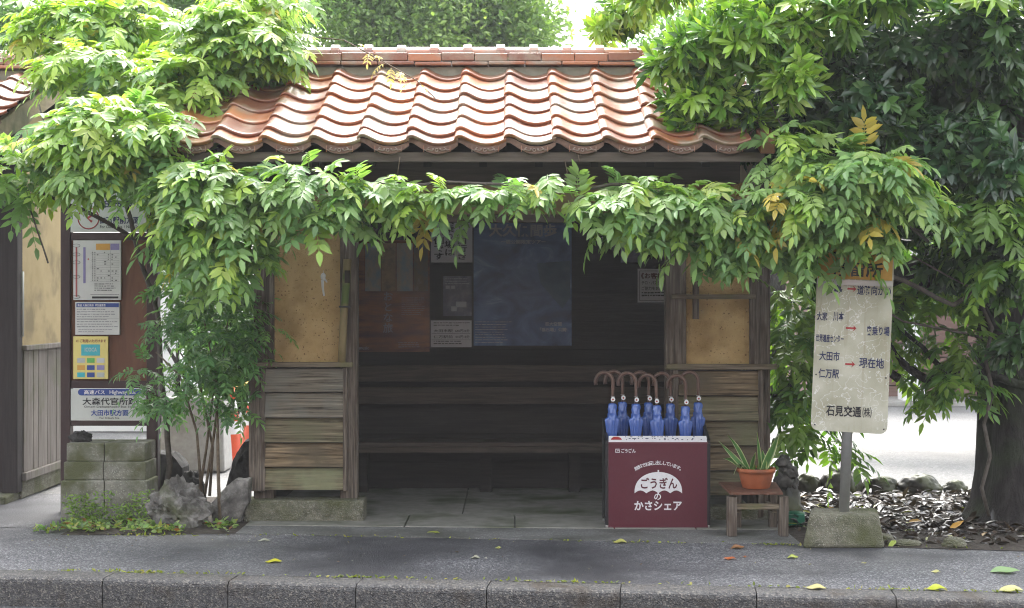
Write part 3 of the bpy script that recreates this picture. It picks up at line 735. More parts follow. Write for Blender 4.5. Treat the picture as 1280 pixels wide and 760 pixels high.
mb = MB(); vtext(mb, '広島新幹線口行き', 577.5, 247.5, 9.6, YB - .0065, 0, .02, w=13.5, step=9.7); vtext(mb, 'バス乗り場は', 562, 262, 9.6, YB - .0065, 0, .02, w=13.5, step=9.7); vtext(mb, '向かい側です', 548.5, 266.8, 9.6, YB - .0065, 0, .02, w=13.5, step=9.7)
mb.build('lettering', 'ink', t)
for p in ((541, 326), (588, 326), (541, 255), (588, 255)): mb = MB(); mb.lathe([(.006, 0), (.005, .003)], at(*p, YB - .008), 8); mb.build('screw', 'steel', t)
t = sheet('leaflet', 'small dark printed leaflet between two white notices inside the shelter', 'leaflet', 554, 345, 589.5, 395, YB, 'poster_dim', G)
mb = MB(); lines(mb, 556, 348, 588, 3, 3, 1, YB - .0065, 0, 9); mb.qpx(557, 357, 562, 361, YB - .0065); mb.qpx(564, 357, 569, 361, YB - .0065); mb.qpx(570, 377, 583, 384, YB - .0065); mb.qpx(564, 383, 571, 389, YB - .0065)
mb.build('lettering', 'ink_light', t)
t = sheet('fare_notice', 'small white fare notice with rows of black writing, under the dark leaflet', 'notice', 538.5, 400.5, 589.5, 434, YB, 'paper_dim', G)
mb = MB(); text(mb, '大田市駅', 542, 411.5, 566, 415.5, YB - .0065, 0, .02); text(mb, '640円26分', 569, 411.5, 587, 415.5, YB - .0065, 0, .02); text(mb, '仁万駅前', 542, 419, 566, 423, YB - .0065); text(mb, '410円18分', 569, 419, 587, 423, YB - .0065)
lines(mb, 542, 403, 588, 2, 3, 1.1, YB - .0065, 0, 21); lines(mb, 542, 426, 588, 2, 3, 1.1, YB - .0065, 0, 22); mb.qpx(540, 416.7, 588, 417.1, YB - .0065); mb.qpx(540, 424.6, 588, 425, YB - .0065)
mb.build('lettering', 'ink', t)
t = sheet('poster', 'large deep blue poster showing a cave, with pale title at its top', 'poster', 592, 258, 714.5, 432, YB, 'poster_cave', G)
mb = MB(); text(mb, '大久保間歩', 611, 280, 696, 296, YB - .0065, 0, .03); mb.build('title', 'ink_grey', t)
mb = MB(); text(mb, '一般公開限定ツアー', 626, 299.5, 682, 305, YB - .0065, 0, .015); lines(mb, 594, 402, 640, 9, 3.2, .8, YB - .0065, 0, 31)
text(mb, '巨大空間', 682, 402.5, 702, 407.5, YB - .0065, 0, .02); text(mb, '「福石場」公開!', 675, 409.5, 709, 414.5, YB - .0065, 0, .02)
mb.build('lettering', 'ink_light', t)
mb = MB()   # pale sheet of rock on the print
mb.poly([at(671, 329, YB - .0062), at(676, 355, YB - .0062), at(703, 386, YB - .0062), at(712.5, 372, YB - .0062), at(713, 326, YB - .0062)][::1])
mb.build('picture', grainy('poster_rock', [(.02, .05, .10), (.05, .10, .16), (.09, .15, .21)], nscale=7, scale=(1, 1, 2), bump=0, rough=.4), t)
t = sheet('notice', 'white safety notice with rounded corners, half behind the right front post', 'notice', 797, 336, 848, 378, YB, 'paper_dim', G)
mb = MB(); text(mb, '《お客様に》', 801, 341, 842, 348.5, YB - .0065, 0, .03); mb.build('title', plain('ink_brown', (.10, .03, .035), .6), t)
mb = MB(); text(mb, 'テロ・バスジャック防止', 802, 351, 846, 356, YB - .0065, 0, .02); text(mb, 'ご協力をお願いします', 802, 358, 846, 363, YB - .0065, 0, .02); lines(mb, 802, 365, 842, 2, 3.4, 1.8, YB - .0065, 0, 41)
mb.build('lettering', 'ink', t)
mb = MB()
mb.bpx(799.3, 338.4, 845, 339, YB - .006, .001); mb.bpx(799.3, 375.4, 845, 376, YB - .006, .001); mb.bpx(799.3, 339.01, 799.9, 375.39, YB - .006, .001); mb.build('border', 'ink', t)
t = sheet('leaflet', 'small speckled grey leaflet hanging half under the vine, above the safety notice', 'leaflet', 776, 300, 802, 328, YB, 'poster_dim', G)

# ------------------------------------------------------------------ bamboo vase and white paper twist
bv = thing('bamboo_vase', 'green brown bamboo tube vase hung on the post beside the posters', 'vase', at(430, 455, 9.96))
pts = [at(427, 453, 9.965), at(428.5, 420, 9.965), at(430, 390, 9.967), at(431.5, 371, 9.967), at(434.5, 324, 9.97)]
mb = MB(); mb.tube(pts, [.028, .027, .026, .026, .03], 12); mb.build('tube', 'bamboo', bv)
mb = MB(); mb.bpx(430.8, 338, 437.2, 353.5, 9.935, .012); mb.build('opening', plain('bamboo_hollow', (.03, .022, .015), .9), bv)
mb = MB(); mb.bpx(423.5, 382.5, 437, 384.5, 9.932, .06); mb.build('wire', 'ink', bv)
q = MB(); q.tube([at(404, 338, 9.9), at(404.5, 347, 9.9)], .0015, 5)
q.rock(at(404, 346, 9.9), (.018, .012, .026), 3, .3, 2, n=14, flat=-1); q.tube([at(403, 350, 9.9), at(403.5, 360, 9.9), at(405, 370, 9.9)], [.010, .008, .006], 6); q.tube([at(406, 349, 9.9), at(409, 353, 9.9)], [.007, .004], 6)
tag(q.build('paper_twist', 'paper', loc=at(404, 370, 9.9)), 'white twist of paper dangling under the vine before the ochre plaster', 'paper')

# ================================================================== red umbrella box
BX0, BX1, BY0, BY1 = X(756.5, 9.6), X(888, 9.6), 9.60, 9.915
bxr = thing('umbrella_box', 'wine red umbrella share box with white umbrella emblem and black frame', 'umbrella stand', ((BX0 + BX1) / 2, BY0, .014))
ft, bt = Z(554, 9.6), .70
w = .022
for x0 in (BX0, BX1 - w):
    mb = MB(); mb.box(x0, x0 + w, BY0, BY0 + w, .03, ft); mb.build('frame_post', 'black', bxr, bevel=.002)
    mb = MB(); mb.box(x0, x0 + w, BY1 - w, BY1, .03, bt); mb.build('frame_post', 'black', bxr, bevel=.002)
    xs0 = x0 + .006
    mb = MB(); mb.add([(xs0, BY0 + w, .05), (xs0 + .01, BY0 + w, .05), (xs0 + .01, BY1 - w, .05), (xs0, BY1 - w, .05), (xs0, BY0 + w, ft - .004), (xs0 + .01, BY0 + w, ft - .004), (xs0 + .01, BY1 - w, bt - .01), (xs0, BY1 - w, bt - .01)],
                      [(0, 3, 2, 1), (4, 5, 6, 7), (0, 1, 5, 4), (1, 2, 6, 5), (2, 3, 7, 6), (3, 0, 4, 7)]); mb.build('side_panel', 'black', bxr)
    mb = MB(); mb.hexa([(x0, BY0, ft), (x0 + w, BY0, ft), (x0 + w, BY1, bt), (x0, BY1, bt), (x0, BY0, ft + .018), (x0 + w, BY0, ft + .018), (x0 + w, BY1, bt + .018), (x0, BY1, bt + .018)]); mb.build('top_rail', 'black', bxr, bevel=.003)
mb = MB(); mb.box(BX0 + w, BX1 - w, BY1 - .012, BY1 - .004, .05, bt); mb.box(BX0 + w, BX1 - w, BY0 + .05, BY1 - .02, .05, .06); mb.build('back_panel', 'black', bxr)
for xx in (BX0 + .004, BX1 - .02):
    for yy in (BY0 + .003, BY1 - .02): mb = MB(); mb.lathe([(.010, 0), (.010, .012), (.006, .018)], (xx + .008, yy + .008, .014), 10); mb.build('foot', 'steel', bxr)
mb = MB(); mb.box(BX0 + w, BX1 - w, BY0 + .004, BY0 + .02, .03, Z(661, 9.6)); mb.build('bottom_rail', 'black', bxr)
yp = BY0 + .001
mb = MB(); mb.box(X(760.6, 9.6), X(884.9, 9.6), yp, yp + .012, Z(661.3, 9.6), Z(554.5, 9.6)); fp = mb.build('front_panel', 'maroon', bxr)
mb = MB(); mb.box(X(760.6, 9.6), X(884.9, 9.6), yp - .006, yp + .014, Z(554.4, 9.6), Z(552.6, 9.6)); mb.build('lip', 'maroon_lip', fp)
yt = yp - .002
mb = MB()
text(mb, 'ごうぎん', 776.5, 560.8, 794.6, 566, yt, 0, .03)
for a in ((769.2, 561, 770.1, 565.8), (769.2, 561, 774.8, 561.9), (769.2, 564.9, 774.8, 565.8), (772.4, 562.5, 774.8, 563.2), (774, 562.5, 774.8, 565.4), (771.2, 562.7, 772, 564.2)): mb.qpx(*a, yt)
arctext(mb, '無料でお貸し出ししています。', [(793.5, 586.5), (823, 569.5), (854.5, 588)], 5.6, yt, 0, .02)
dome = []
for k in range(25):
    a = math.pi * k / 24; dome.append((822.9 + 29.8 * math.cos(a), 616.6 - 26.6 * math.sin(a) ** .82))
sc4 = [(793.1, 808.0), (808.0, 822.9), (822.9, 837.8), (837.8, 852.7)]
for i, (a, b) in enumerate(sc4):
    for k in range(1 if i == 0 else 0, 9):
        u = k / 8; dome.append((a + (b - a) * u, 616.6 - 3.6 * math.sin(math.pi * u) - (0 if True else 0)))
dome_v = [at(x, y, yt) for x, y in dome]
bm = bmesh.new(); vs = [bm.verts.new(v) for v in dome_v[:-1]]; fc = bm.faces.new(vs); bmesh.ops.triangulate(bm, faces=[fc]); bm.verts.index_update()
if sum(f.normal.y * f.calc_area() for f in bm.faces) > 0: bmesh.ops.reverse_faces(bm, faces=bm.faces[:])
em = MB(); em.add([v.co[:] for v in bm.verts], [[v.index for v in f.verts] for f in bm.faces]); bm.free()
em.qpx(822, 587.4, 823.9, 590.4, yt); em.qpx(822.1, 613.5, 823.6, 617.2, yt - .0005)
em.build('emblem', 'white_print', fp)
text(mb, 'の', 817.6, 616.9, 826.4, 625, yt, 0, .02); text(mb, 'かさシェア', 793, 626, 852.3, 638, yt, 0, .03)
mb.build('lettering', 'white_print', fp)
mb = MB(); text(mb, 'ごうぎん', 801, 597, 846.6, 611, yt - .0015, 0, .025); mb.build('lettering', 'maroon', fp)
# sloped information strip
sz0, sz1 = Z(552.4, 9.6) + .001, Z(545, 9.64)
mb = MB(); xa, xb = X(760.8, 9.6), X(884.7, 9.6)
mb.hexa([(xa, BY0 + .004, sz0 - .006), (xb, BY0 + .004, sz0 - .006), (xb - .004, BY0 + .045, sz1 - .006), (xa + .004, BY0 + .045, sz1 - .006), (xa, BY0 + .004, sz0), (xb, BY0 + .004, sz0), (xb - .004, BY0 + .045, sz1), (xa + .004, BY0 + .045, sz1)])
st = mb.build('info_strip', 'white_print', bxr)
def on_strip(u, v): return (xa + (xb - xa) * u, BY0 + .004 + .041 * v, sz0 + (sz1 - sz0) * v + .0012)
mb = MB(); pts = [on_strip(.08 + .055 * math.cos(math.pi * k / 12), .30 + .55 * math.sin(math.pi * k / 12)) for k in range(13)]
mb.poly(pts); mb.build('emblem', 'ink_red', st)
mb = MB(); rr = random.Random(12)
for k in range(46):
    u = rr.uniform(.17, .95); v = rr.choice((.25, .45, .75)); 
    wv = rr.uniform(.006, .02); mb.poly([on_strip(u, v), on_strip(u + wv, v), on_strip(u + wv, v + .13), on_strip(u, v + .13)])
mb.build('lettering', 'ink_navy', st)

# umbrellas
def make_umbrella():
    t = thing('umbrella', 'x', 'umbrella', (0, 0, 0), 'blue umbrellas in the share box')
    prof_ = [(.006, .06), (.014, .08), (.022, .25), (.027, .45), (.030, .58), (.036, .655), (.040, .690), (.038, .702), (.030, .712), (.029, .735), (.030, .740), (.027, .746), (.028, .770), (.026, .778), (.026, .792), (.022, .803), (.010, .806)]
    mb = MB(); mb.lathe(prof_, n=40, fl=lambda a, i: 1 + (.24 if i < 8 else .10) * math.cos(8 * a + (i * .3 if i < 8 else i * 1.4)) + .10 * math.cos(2 * a + i * .9) + .07 * math.cos(5 * a - i))
    mb.build('canopy', 'umbrella_blue', t)
    mb = MB(); mb.tube([(0, 0, .02), (0, 0, .83)], .0045, 8); mb.build('shaft', 'steel', t)
    pts = [(0, 0, .80), (0, 0, .86), (0, 0, .945)]; r_ = .060
    for k in range(1, 13):
        a = math.pi * 1.1 * k / 12; pts.append((-r_ + r_ * math.cos(a), 0, .945 + r_ * 1.1 * math.sin(a)))
    mb = MB(); mb.tube(pts, [.010] * 2 + [.0125] * 13, 12); mb.build('handle', 'handle_wood', t)
    mb = MB(); mb.tube([(.012 * math.cos(a), -.001 + .012 * math.sin(a), .853) for a in [k * math.pi / 5 for k in range(11)]], .0016, 5); mb.build('band', 'steel', t)
    mb = MB(); mb.prism_y([(.006 + .015 * math.cos(a), .832 + (.014 + .004 * (math.sin(a) > 0)) * math.sin(a)) for a in [k * math.pi / 6 for k in range(12)]], -.017, -.013)
    tg = mb.build('tag', 'tag', t)
    mb = MB(); mb.prism_y([(.006 + .006 * math.cos(a), .832 + .006 * math.sin(a)) for a in [k * math.pi / 4 for k in range(8)]], -.0185, -.0168); mb.build('dot', 'ink_red', tg)
    return t
um = make_umbrella()
spots = [(762.5, 9.72, 0, 'front', 'leftmost of the front row'), (794, 9.72, -.002, 'front', 'second from the left in the front row'), (826, 9.72, -.012, 'front', 'third from the left in the front row'), (855.5, 9.72, -.02, 'front', 'rightmost of the front row'),
         (777.8, 9.84, .008, 'back', 'leftmost of the back row'), (808.5, 9.84, .003, 'back', 'second from the left in the back row'), (838, 9.84, -.004, 'back', 'third from the left in the back row'), (871, 9.84, .006, 'back', 'rightmost of the back row')]
for i, (px, Y, dz, row, which) in enumerate(spots):
    # handles top out at y=468 in the photo
    loc = (X(px, Y), Y, .023 + dz + (Z(468, Y) - 1.023))
    lb = 'blue folded umbrella with brown crook handle, ' + which
    o = um if i == 0 else dup(um, loc, lb)
    o.location = loc; o['label'] = lb; o.rotation_euler = (R(random.uniform(-2, 2)), R(random.uniform(-2.2, 1.8)), R(random.uniform(-22, 16)))

# ================================================================== plant stand and potted plant
ps = thing('plant_stand', 'small weathered wooden stool with a rusty tray top beside the red box', 'plant stand', (1.40, 9.4, 0))
yA, yB2 = 9.26, 9.60
for (a, b, y) in ((909.5, 921.5, yA), (974.5, 986, yA), (917, 927, yB2), (962, 972, yB2)):
    mb = MB(); mb.box(X(a, y), X(b, y), y, y + .06, .008, Z(621, yA) if y == yA else Z(612, yB2)); mb.build('leg', 'wood_z', ps, bevel=.005)
mb = MB(); mb.bpx(920.5, 630, 975.5, 637, yA + .015, .035); mb.build('rail', 'wood_x', ps, bevel=.003)
for a_ in (921, 968): mb = MB(); mb.box(X(a_, yA), X(a_ + 5, yA), yA + .066, yB2 - .004, .15, .19); mb.build('rail', 'wood_x', ps)
zt = Z(616, yA)
mb = MB(); mb.hexa([(X(912, yA), yA - .02, zt - .012), (X(978, yA), yA - .02, zt - .012), (X(972, yB2), yB2 + .07, zt + .006), (X(900, yB2), yB2 + .07, zt + .006),
                    (X(912, yA), yA - .02, zt + .004), (X(978, yA), yA - .02, zt + .004), (X(972, yB2), yB2 + .07, zt + .02), (X(900, yB2), yB2 + .07, zt + .02)]); mb.build('top', 'rust', ps, bevel=.003)
pc = Vector((X(945, 9.42), 9.42, zt + .012))
pp = thing('potted_plant', 'striped leaf plant in a terracotta pot on the wooden stool', 'potted plant', pc)
k = 9.42 / F
mb = MB(); mb.lathe([(16 * k, 0), (17 * k, .004), (22 * k, 19 * k), (22.6 * k, 20 * k), (24 * k, 20 * k), (24.3 * k, 25 * k), (22.5 * k, 25.2 * k), (21.5 * k, 21 * k)], pc, 28, cap=False)
mb.lathe([(.001, .002), (16 * k, .001)], pc, 28, cap=False)
pot = mb.build('pot', 'terracotta', pp)
mb = MB(); mb.lathe([(.001, 23.5 * k), (12 * k, 23 * k), (21.6 * k, 22 * k)], pc, 24, cap=False); mb.build('soil', 'soil', pp)
def strap(base, tip, width, arch, side):
    b = Vector(base); t = Vector(tip); q = MB(); vs = []; tints = []; n = 9
    dirv = (t - b); sd = Vector((dirv.z, 0.25 * side, -dirv.x)).normalized()
    for i in range(n):
        u = i / (n - 1); p = b.lerp(t, u) + Vector((0, 0, arch * math.sin(math.pi * u * .9)))
        w_ = width * (.35 + 1.9 * u * (1 - u) + .4 * (1 - u)) * (1 - u ** 4)
        for j, s in enumerate((-1, -.6, 0, .6, 1)):
            vs.append(p + sd * s * w_ * .5 + Vector((0, (-.012 if j in (0, 4) else 0.) * 1.2, 0)))
            tints.append((.085, .20, .06, 1) if j in (1, 2, 3) else (.75, .76, .5, 1))
    q.add(vs, [(i * 5 + j, i * 5 + j + 1, (i + 1) * 5 + j + 1, (i + 1) * 5 + j) for i in range(n - 1) for j in range(4)], 0, True)
    q.t = tints; return q
lv = [((935, 590), (898, 551), 4, .00, 1), ((934, 590), (904, 575), 6, .03, 1), ((932, 590), (917, 597), 7, .07, -1), ((938, 589), (944, 566), 9, .01, 1), ((936, 589), (909, 545), 3.5, .03, -1),
      ((953, 589), (974, 542), 8, .0, 1), ((953, 589), (953, 563), 8, .01, -1), ((955, 589), (961, 560), 6, .0, 1), ((951, 590), (946, 540), 3.5, .0, 1), ((934, 591), (925, 590), 6, .05, 1), ((956, 590), (950, 572), 5, .02, -1)]
for i, (b_, t_, w_, ar, sd) in enumerate(lv):
    yo = 9.40 + .03 * math.sin(i * 2.1); strap(at(*b_, yo), at(*t_, yo - .03 * sd), w_ * k * 2.1, ar, sd).build('leaf', 'pot_leaf', pp)
n = 50; a = rng.random(n) * 6.28; r_ = .10 * np.sqrt(rng.random(n))
P = np.stack([pc.x + r_ * np.cos(a), pc.y + r_ * np.sin(a), np.full(n, pc.z + .12)], 1); D = unit(rng.standard_normal((n, 3)) * .6 + np.array([0, 0, .7]))
leaf_mesh('seedling', P, D, unit(rng.standard_normal((n, 3)) + np.array([0, 0, 1])), .022 + .02 * rng.random(n), .010 + .006 * rng.random(n), mixcol(n, [(.10, .2, .05), (.16, .26, .09)], [1, 1]), 'leaf_w', pp)

# gnarled root beside the right post
gr = MB()
for (x, y, z, r_) in ((979, 577, 0, 8), (984, 588, 0, 10), (990, 592, -.05, 7), (981, 602, 0, 12), (988, 606, .02, 10), (993, 598, .03, 5)):
    gr.rock(at(x, y, 9.95 + z), (r_ * .0055, r_ * .005, r_ * .0055), x, .5, 1.8, n=22, flat=-1)
gr.tube([at(984, 583, 9.9), at(994, 586, 9.88), at(996, 594, 9.88), at(989, 598, 9.9)], [.014, .018, .016, .012], 8)
gr.rock((X(984, 9.97), 9.97, .10), (.10, .12, .16), 5, .3, 2, n=22)
tag(gr.build('gnarled_root', 'rock_wet', loc=(X(984, 9.95), 9.95, 0)), 'twisted dark root lump beside the right end post of the shelter', 'root')
mb = MB(); mb.box(X(984, 9.75), X(1004, 9.75), 9.7, 9.86, .005, .085)
mb.rock((X(995, 9.78), 9.78, .085), (.06, .08, .012), 4, .2, 2, n=14)
tag(mb.build('plastic_tray', 'green_plastic', loc=(X(994, 9.75), 9.75, 0), bevel=.008), 'green plastic tray on the soil behind the concrete sign foot', 'tray')

# ================================================================== leaning stop sign
SY = 9.05
sx = X(1055, SY)
sg = thing('bus_stop_sign', 'worn pale enamel bus stop sign leaning on a steel pole in a concrete foot', 'sign', (sx, SY, 0))
mb = MB(); bt_, tp = (8.86, 9.27), (8.98, 9.20)
mb.hexa([(X(1003, 8.86), 8.86, 0), (X(1106, 8.86), 8.86, 0), (X(1104, 9.27), 9.27, 0), (X(1007, 9.27), 9.27, 0), (X(1012, 8.90), 8.90, .205), (X(1099, 8.90), 8.90, .195), (X(1096, 9.22), 9.22, .2), (X(1014, 9.22), 9.22, .2)])
mb.build('foot', 'mossy', sg, bevel=.02)
rootL = thing('x', 'x', 'x'); bpy.data.objects.remove(rootL)
mb = MB(); mb.tube([(sx, SY, .19), (sx, SY, 2.05)], .0325, 16); pole = mb.build('pole', 'steel', sg)
PYm = SY - .042
def rrect(px0, py0, px1, py1, r_, Y, d):
    pts = []
    for (cx, cy, a0) in ((px1 - r_, py0 + r_, 0), (px0 + r_, py0 + r_, 90), (px0 + r_, py1 - r_, 180), (px1 - r_, py1 - r_, 270)):
        for k_ in range(6):
            a = R(a0 + 90 * k_ / 5); pts.append((X(cx + r_ * math.cos(a), Y), Z(cy - r_ * math.sin(a), Y)))
    q = MB(); q.prism_y(pts, Y, Y + d); return q
# upright frame of the sign before the lean; x measured about the pole
px0, px1, pt, pb = 1012, 1105, 288, 540
panel = rrect(px0, pt, px1, pb, 9, PYm, .006).build('sign_panel', 'sign_enamel', sg)
ym = PYm - .0025
mb = MB(); mb.bpx(px0 + 1.5, 290, px1 - 1.5, 349, PYm - .0015, .001); mb.build('header', 'amber', panel)
mb = MB(); text(mb, 'のり場', 1020, 297, 1096, 320, ym, 0, .025); text(mb, '停留所', 1030, 327, 1092, 346, ym, 0, .025); mb.build('lettering', 'ink', panel)
mb = MB()
text(mb, '広島', 1020, 357, 1044, 367, ym, 0, .02); text(mb, '道路向かい', 1062, 356, 1103, 368, ym, 0, .02)
text(mb, '大家', 1014, 391, 1027, 402, ym, 0, .02); text(mb, '川本', 1034, 390, 1047, 402, ym, 0, .02); text(mb, '世界遺産センター', 1014, 419, 1048, 429, ym, 0, .02); text(mb, '奥乗り場', 1075, 406, 1103, 418, ym, 0, .02)
text(mb, '大田市', 1019, 440, 1044, 452, ym, 0, .02); text(mb, '仁万駅', 1019, 462, 1044, 474, ym, 0, .02); text(mb, '現在地', 1068, 446, 1098, 459, ym, 0, .02)
mb.build('lettering', 'ink_navy', panel)
mb = MB(); text(mb, '石見交通', 1030, 507, 1073, 521, ym, 0, .025); text(mb, '㈱', 1074.5, 507.5, 1085.5, 521, ym, 0, .002); mb.build('lettering', 'ink', panel)
for (a, b, c) in ((1050, 1061, 361), (1050, 1063, 410), (1051, 1063, 455)):
    mb = MB(); mb.qpx(a, c - 1.1, b - 2, c + 1.1, ym); mb.poly([at(b - 4.6, c + 4.2, ym), at(b, c, ym), at(b - 4.6, c - 4.2, ym), at(b - 2.6, c, ym)]); mb.build('arrow', 'ink_red', panel)
for p in ((1016, 470), (1101, 470), (1017, 533), (1101, 534), (1016, 400)): mb = MB(); mb.qpx(p[0] - .9, p[1] - .9, p[0] + .9, p[1] + .9, ym); mb.build('screw', 'ink', panel)
mb = MB(); mb.bpx(px0 + 1, 350, px1, 356.5, PYm - .018, .012); mb.build('strap', 'steel', panel)
panel.rotation_euler = (0, 0, 0)
# lean: rotate pole and panel about the foot
for o in (pole, panel):
    o.location = (0, 0, .2); 
    for v in o.data.vertices: v.co.z -= .2
    for c in o.children:
        for v in c.data.vertices: v.co.z -= .2
    o.rotation_euler = (0, R(2.3), R(-13) if o is panel else 0)

# ================================================================== bus stop board on the left
BY = 10.42
bb = thing('notice_board_frame', 'dark brown timber bus stop board frame standing behind mossy concrete blocks', 'notice board', (X(136, BY), BY, 0))
for a, b in ((75.5, 87.5), (183, 197)):
    mb = MB(); mb.box(X(a, BY), X(b, BY), BY, BY + .08, 0, Z(180, BY)); mb.build('post', 'frame_brown', bb, bevel=.004)
mb = MB(); mb.box(X(194, BY), X(197, BY), BY + .082, BY + .086, 0, Z(300, BY)); mb.build('post_edge', plain('olive_edge', (.10, .13, .05), .7), bb)
for a, b in ((290.5, 300), (476, 485.5), (526, 532.5)):
    mb = MB(); mb.box(X(87.7, BY), X(182.8, BY), BY + .01, BY + .06, Z(b, BY), Z(a, BY)); mb.build('rail', 'frame_brown', bb, bevel=.003)
mb = MB(); mb.box(X(70, BY), X(203, BY), BY - .06, BY + .14, Z(180, BY) , Z(174, BY)); mb.build('top_rail', 'frame_brown', bb)
mb = MB(); mb.box(X(87.7, BY), X(182.8, BY), BY + .03, BY + .045, Z(476, BY), Z(300, BY)); mb.build('panel', 'panel_brown', bb)
# upper stop sign
YS = BY + .005
GB = 'signs and notices on the bus stop board'
def plate(name, label, cat, px0, py0, px1, py1, Y, m):
    t = thing(name, label, cat, at((px0 + px1) / 2, py1, Y), GB)
    q = MB(); q.bpx(px0, py0, px1, py1, Y, .02); q.build('plate', m, t, bevel=.002); return t
t = plate('bus_stop_nameplate', 'white bus stop nameplate with red ring mark, half under leaves', 'sign', 88, 196, 182.6, 290, YS, 'board_white')
ye = YS - .002
mb = MB(); text(mb, '仁万駅前方面', 124, 270.5, 174.5, 280, ye, 0, .03); text(mb, '大田市駅', 118, 250, 165, 260, ye, 0, .03); mb.build('lettering', 'ink_navy', t)
mb = MB(); text(mb, 'For Odashi Sta. / Nima Sta.', 125, 281.5, 175.5, 285.2, ye, 0, .01); text(mb, '大森代官所跡', 112, 218, 176, 232, ye, 0, .02); mb.build('lettering', 'ink', t)
mb = MB(); c0 = at(110.5, 273, ye)
pts = [(c0[0] + .075 * math.cos(a), ye, c0[2] + .075 * math.sin(a)) for a in [k_ * math.pi / 16 for k_ in range(33)]]; mb.tube(pts, .004, 4)
mb.poly([at(108, 272, ye), at(114, 268, ye), at(115, 270.5, ye), at(111, 273.5, ye), at(116, 276, ye), at(114, 278.5, ye)][::-1]); mb.poly([at(113, 199, ye), at(117, 209, ye), at(120, 209, ye), at(116, 199, ye)]); mb.build('emblem', 'ink_red', t)
t = plate('timetable', 'white route map and bus timetable sheet, tallest sheet on the brown panel', 'timetable', 91.5, 300.5, 151, 375, YS, 'paper')
mb = MB(); mb.qpx(120, 304.5, 137.5, 312.5, ye); mb.build('heading', 'amber', t)
mb = MB(); mb.qpx(138, 304.5, 149, 312.5, ye); mb.build('heading', 'violet', t)
mb = MB(); rr = random.Random(2)
for r_ in range(13):
    y = 315 + r_ * 2.9; mb.qpx(113, y + 1.9, 149, y + 2.05, ye); mb.qpx(115, y, 116.2, y + 1.1, ye); mb.qpx(118, y, 119.2, y + 1.1, ye)
    for c_ in range(6):
        if rr.random() < .4: xx = 121 + c_ * 4.6; mb.qpx(xx, y, xx + rr.uniform(1, 2.6), y + 1.1, ye)
mb.qpx(137.7, 313, 137.95, 352, ye); lines(mb, 118, 354.5, 148, 4, 2.6, .9, ye, 0, 5); mb.qpx(113, 368, 149, 368.4, ye); mb.qpx(115, 370.5, 148, 373, ye)
for y in (307, 318, 328, 346, 371): mb.tube([(at(95.5 + 4.6 * math.cos(a), y + 2.0 * math.sin(a), ye)) for a in [q_ * math.pi / 6 for q_ in range(13)]], .0014, 3)
mb.build('lettering', 'ink', t)
mb = MB(); mb.qpx(94.5, 309, 96.5, 371, ye); mb.qpx(109.5, 323, 111.3, 325, ye); mb.build('route_line', plain('route_red', (.42, .10, .10), .6), t)
mb = MB(); mb.qpx(104, 309, 107, 354, ye); mb.build('route_line', 'violet', t)
t = plate('bus_notice', 'white notice with blue heading band under the timetable', 'notice', 94, 377.5, 149.5, 418.5, YS, 'paper')
mb = MB(); mb.qpx(95.5, 379, 148.5, 384, ye); mb.build('heading', 'ink_blue', t)
mb = MB(); text(mb, '高速 大森広島線', 97, 380, 117, 383.2, ye - .001, 0, .01); text(mb, '時刻運賃表', 119, 380, 132, 383.2, ye - .001, 0, .01); mb.build('lettering', 'white_print', t)
mb = MB(); lines(mb, 96, 386, 148, 8, 3.1, 1.2, ye, 0, 15); lines(mb, 98, 411.5, 146, 2, 2.6, .9, ye, 0, 16); mb.qpx(95.5, 398.3, 148.5, 398.8, ye); mb.build('lettering', 'ink_grey', t)
t = plate('card_notice', 'yellow card notice with a blue card picture at the foot of the brown panel', 'notice', 91.5, 420.5, 135, 473.8, YS, 'yellow_card')
mb = MB(); text(mb, 'IC ご利用いただけます', 95, 424, 132.5, 428.2, ye, 0, .02); mb.build('lettering', plain('ink_maroon', (.22, .03, .03), .6), t)
mb = MB(); mb.qpx(101.5, 430.5, 125, 444.5, ye); mb.build('card_picture', 'cyan', t)
mb = MB(); text(mb, 'ICOCA', 106, 434.5, 121, 439.5, ye - .001, 0, .01); mb.build('lettering', 'board_white', t)
mats3 = ['card_grey', 'green_print', 'paper_dim', 'amber', 'ink_blue', 'violet', 'cyan', 'ink_blue', 'card_grey']
for i in range(9):
    mb = MB(); xx = 96.5 + (i % 3) * 12.2; y = 447.5 + (i // 3) * 9; mb.qpx(xx, y, xx + 9.6, y + 6, ye); mb.build('card_picture', mats3[i], t)
t = plate('highway_bus_sign', 'white sign with blue band and large black stop name, low on the board', 'sign', 88.5, 486, 182.4, 525.5, YS, 'board_white')
band = []
for (cx, a0) in ((173.5, -90), (101.5, 90)):
    for q_ in range(9): a = R(a0 + 180 * q_ / 8); band.append(at(cx + 4.1 * math.cos(a), 490.2 - 4.1 * math.sin(a), ye))
mb = MB(); mb.poly(band); mb.build('heading', 'ink_blue', t)
mb = MB(); text(mb, '高速バス', 105, 487.6, 131, 493, ye - .001, 0, .015); text(mb, 'Highway Bus', 137, 487.8, 169.5, 494, ye - .001, 0, .01); mb.build('lettering', 'white_print', t)
mb = MB(); text(mb, '大森代官所跡', 103, 497, 171.5, 506.5, ye, 0, .02); text(mb, 'Omori Daikanshoato Bus Stop', 105, 507, 169, 510.4, ye, 0, .01); text(mb, 'For Odashi Sta.', 124.5, 521.2, 149.5, 523.6, ye, 0, .01); mb.build('lettering', 'ink', t)
mb = MB(); text(mb, '大田市駅方面', 113.5, 512, 160.5, 520, ye, 0, .03); mb.build('lettering', 'ink_blue', t)

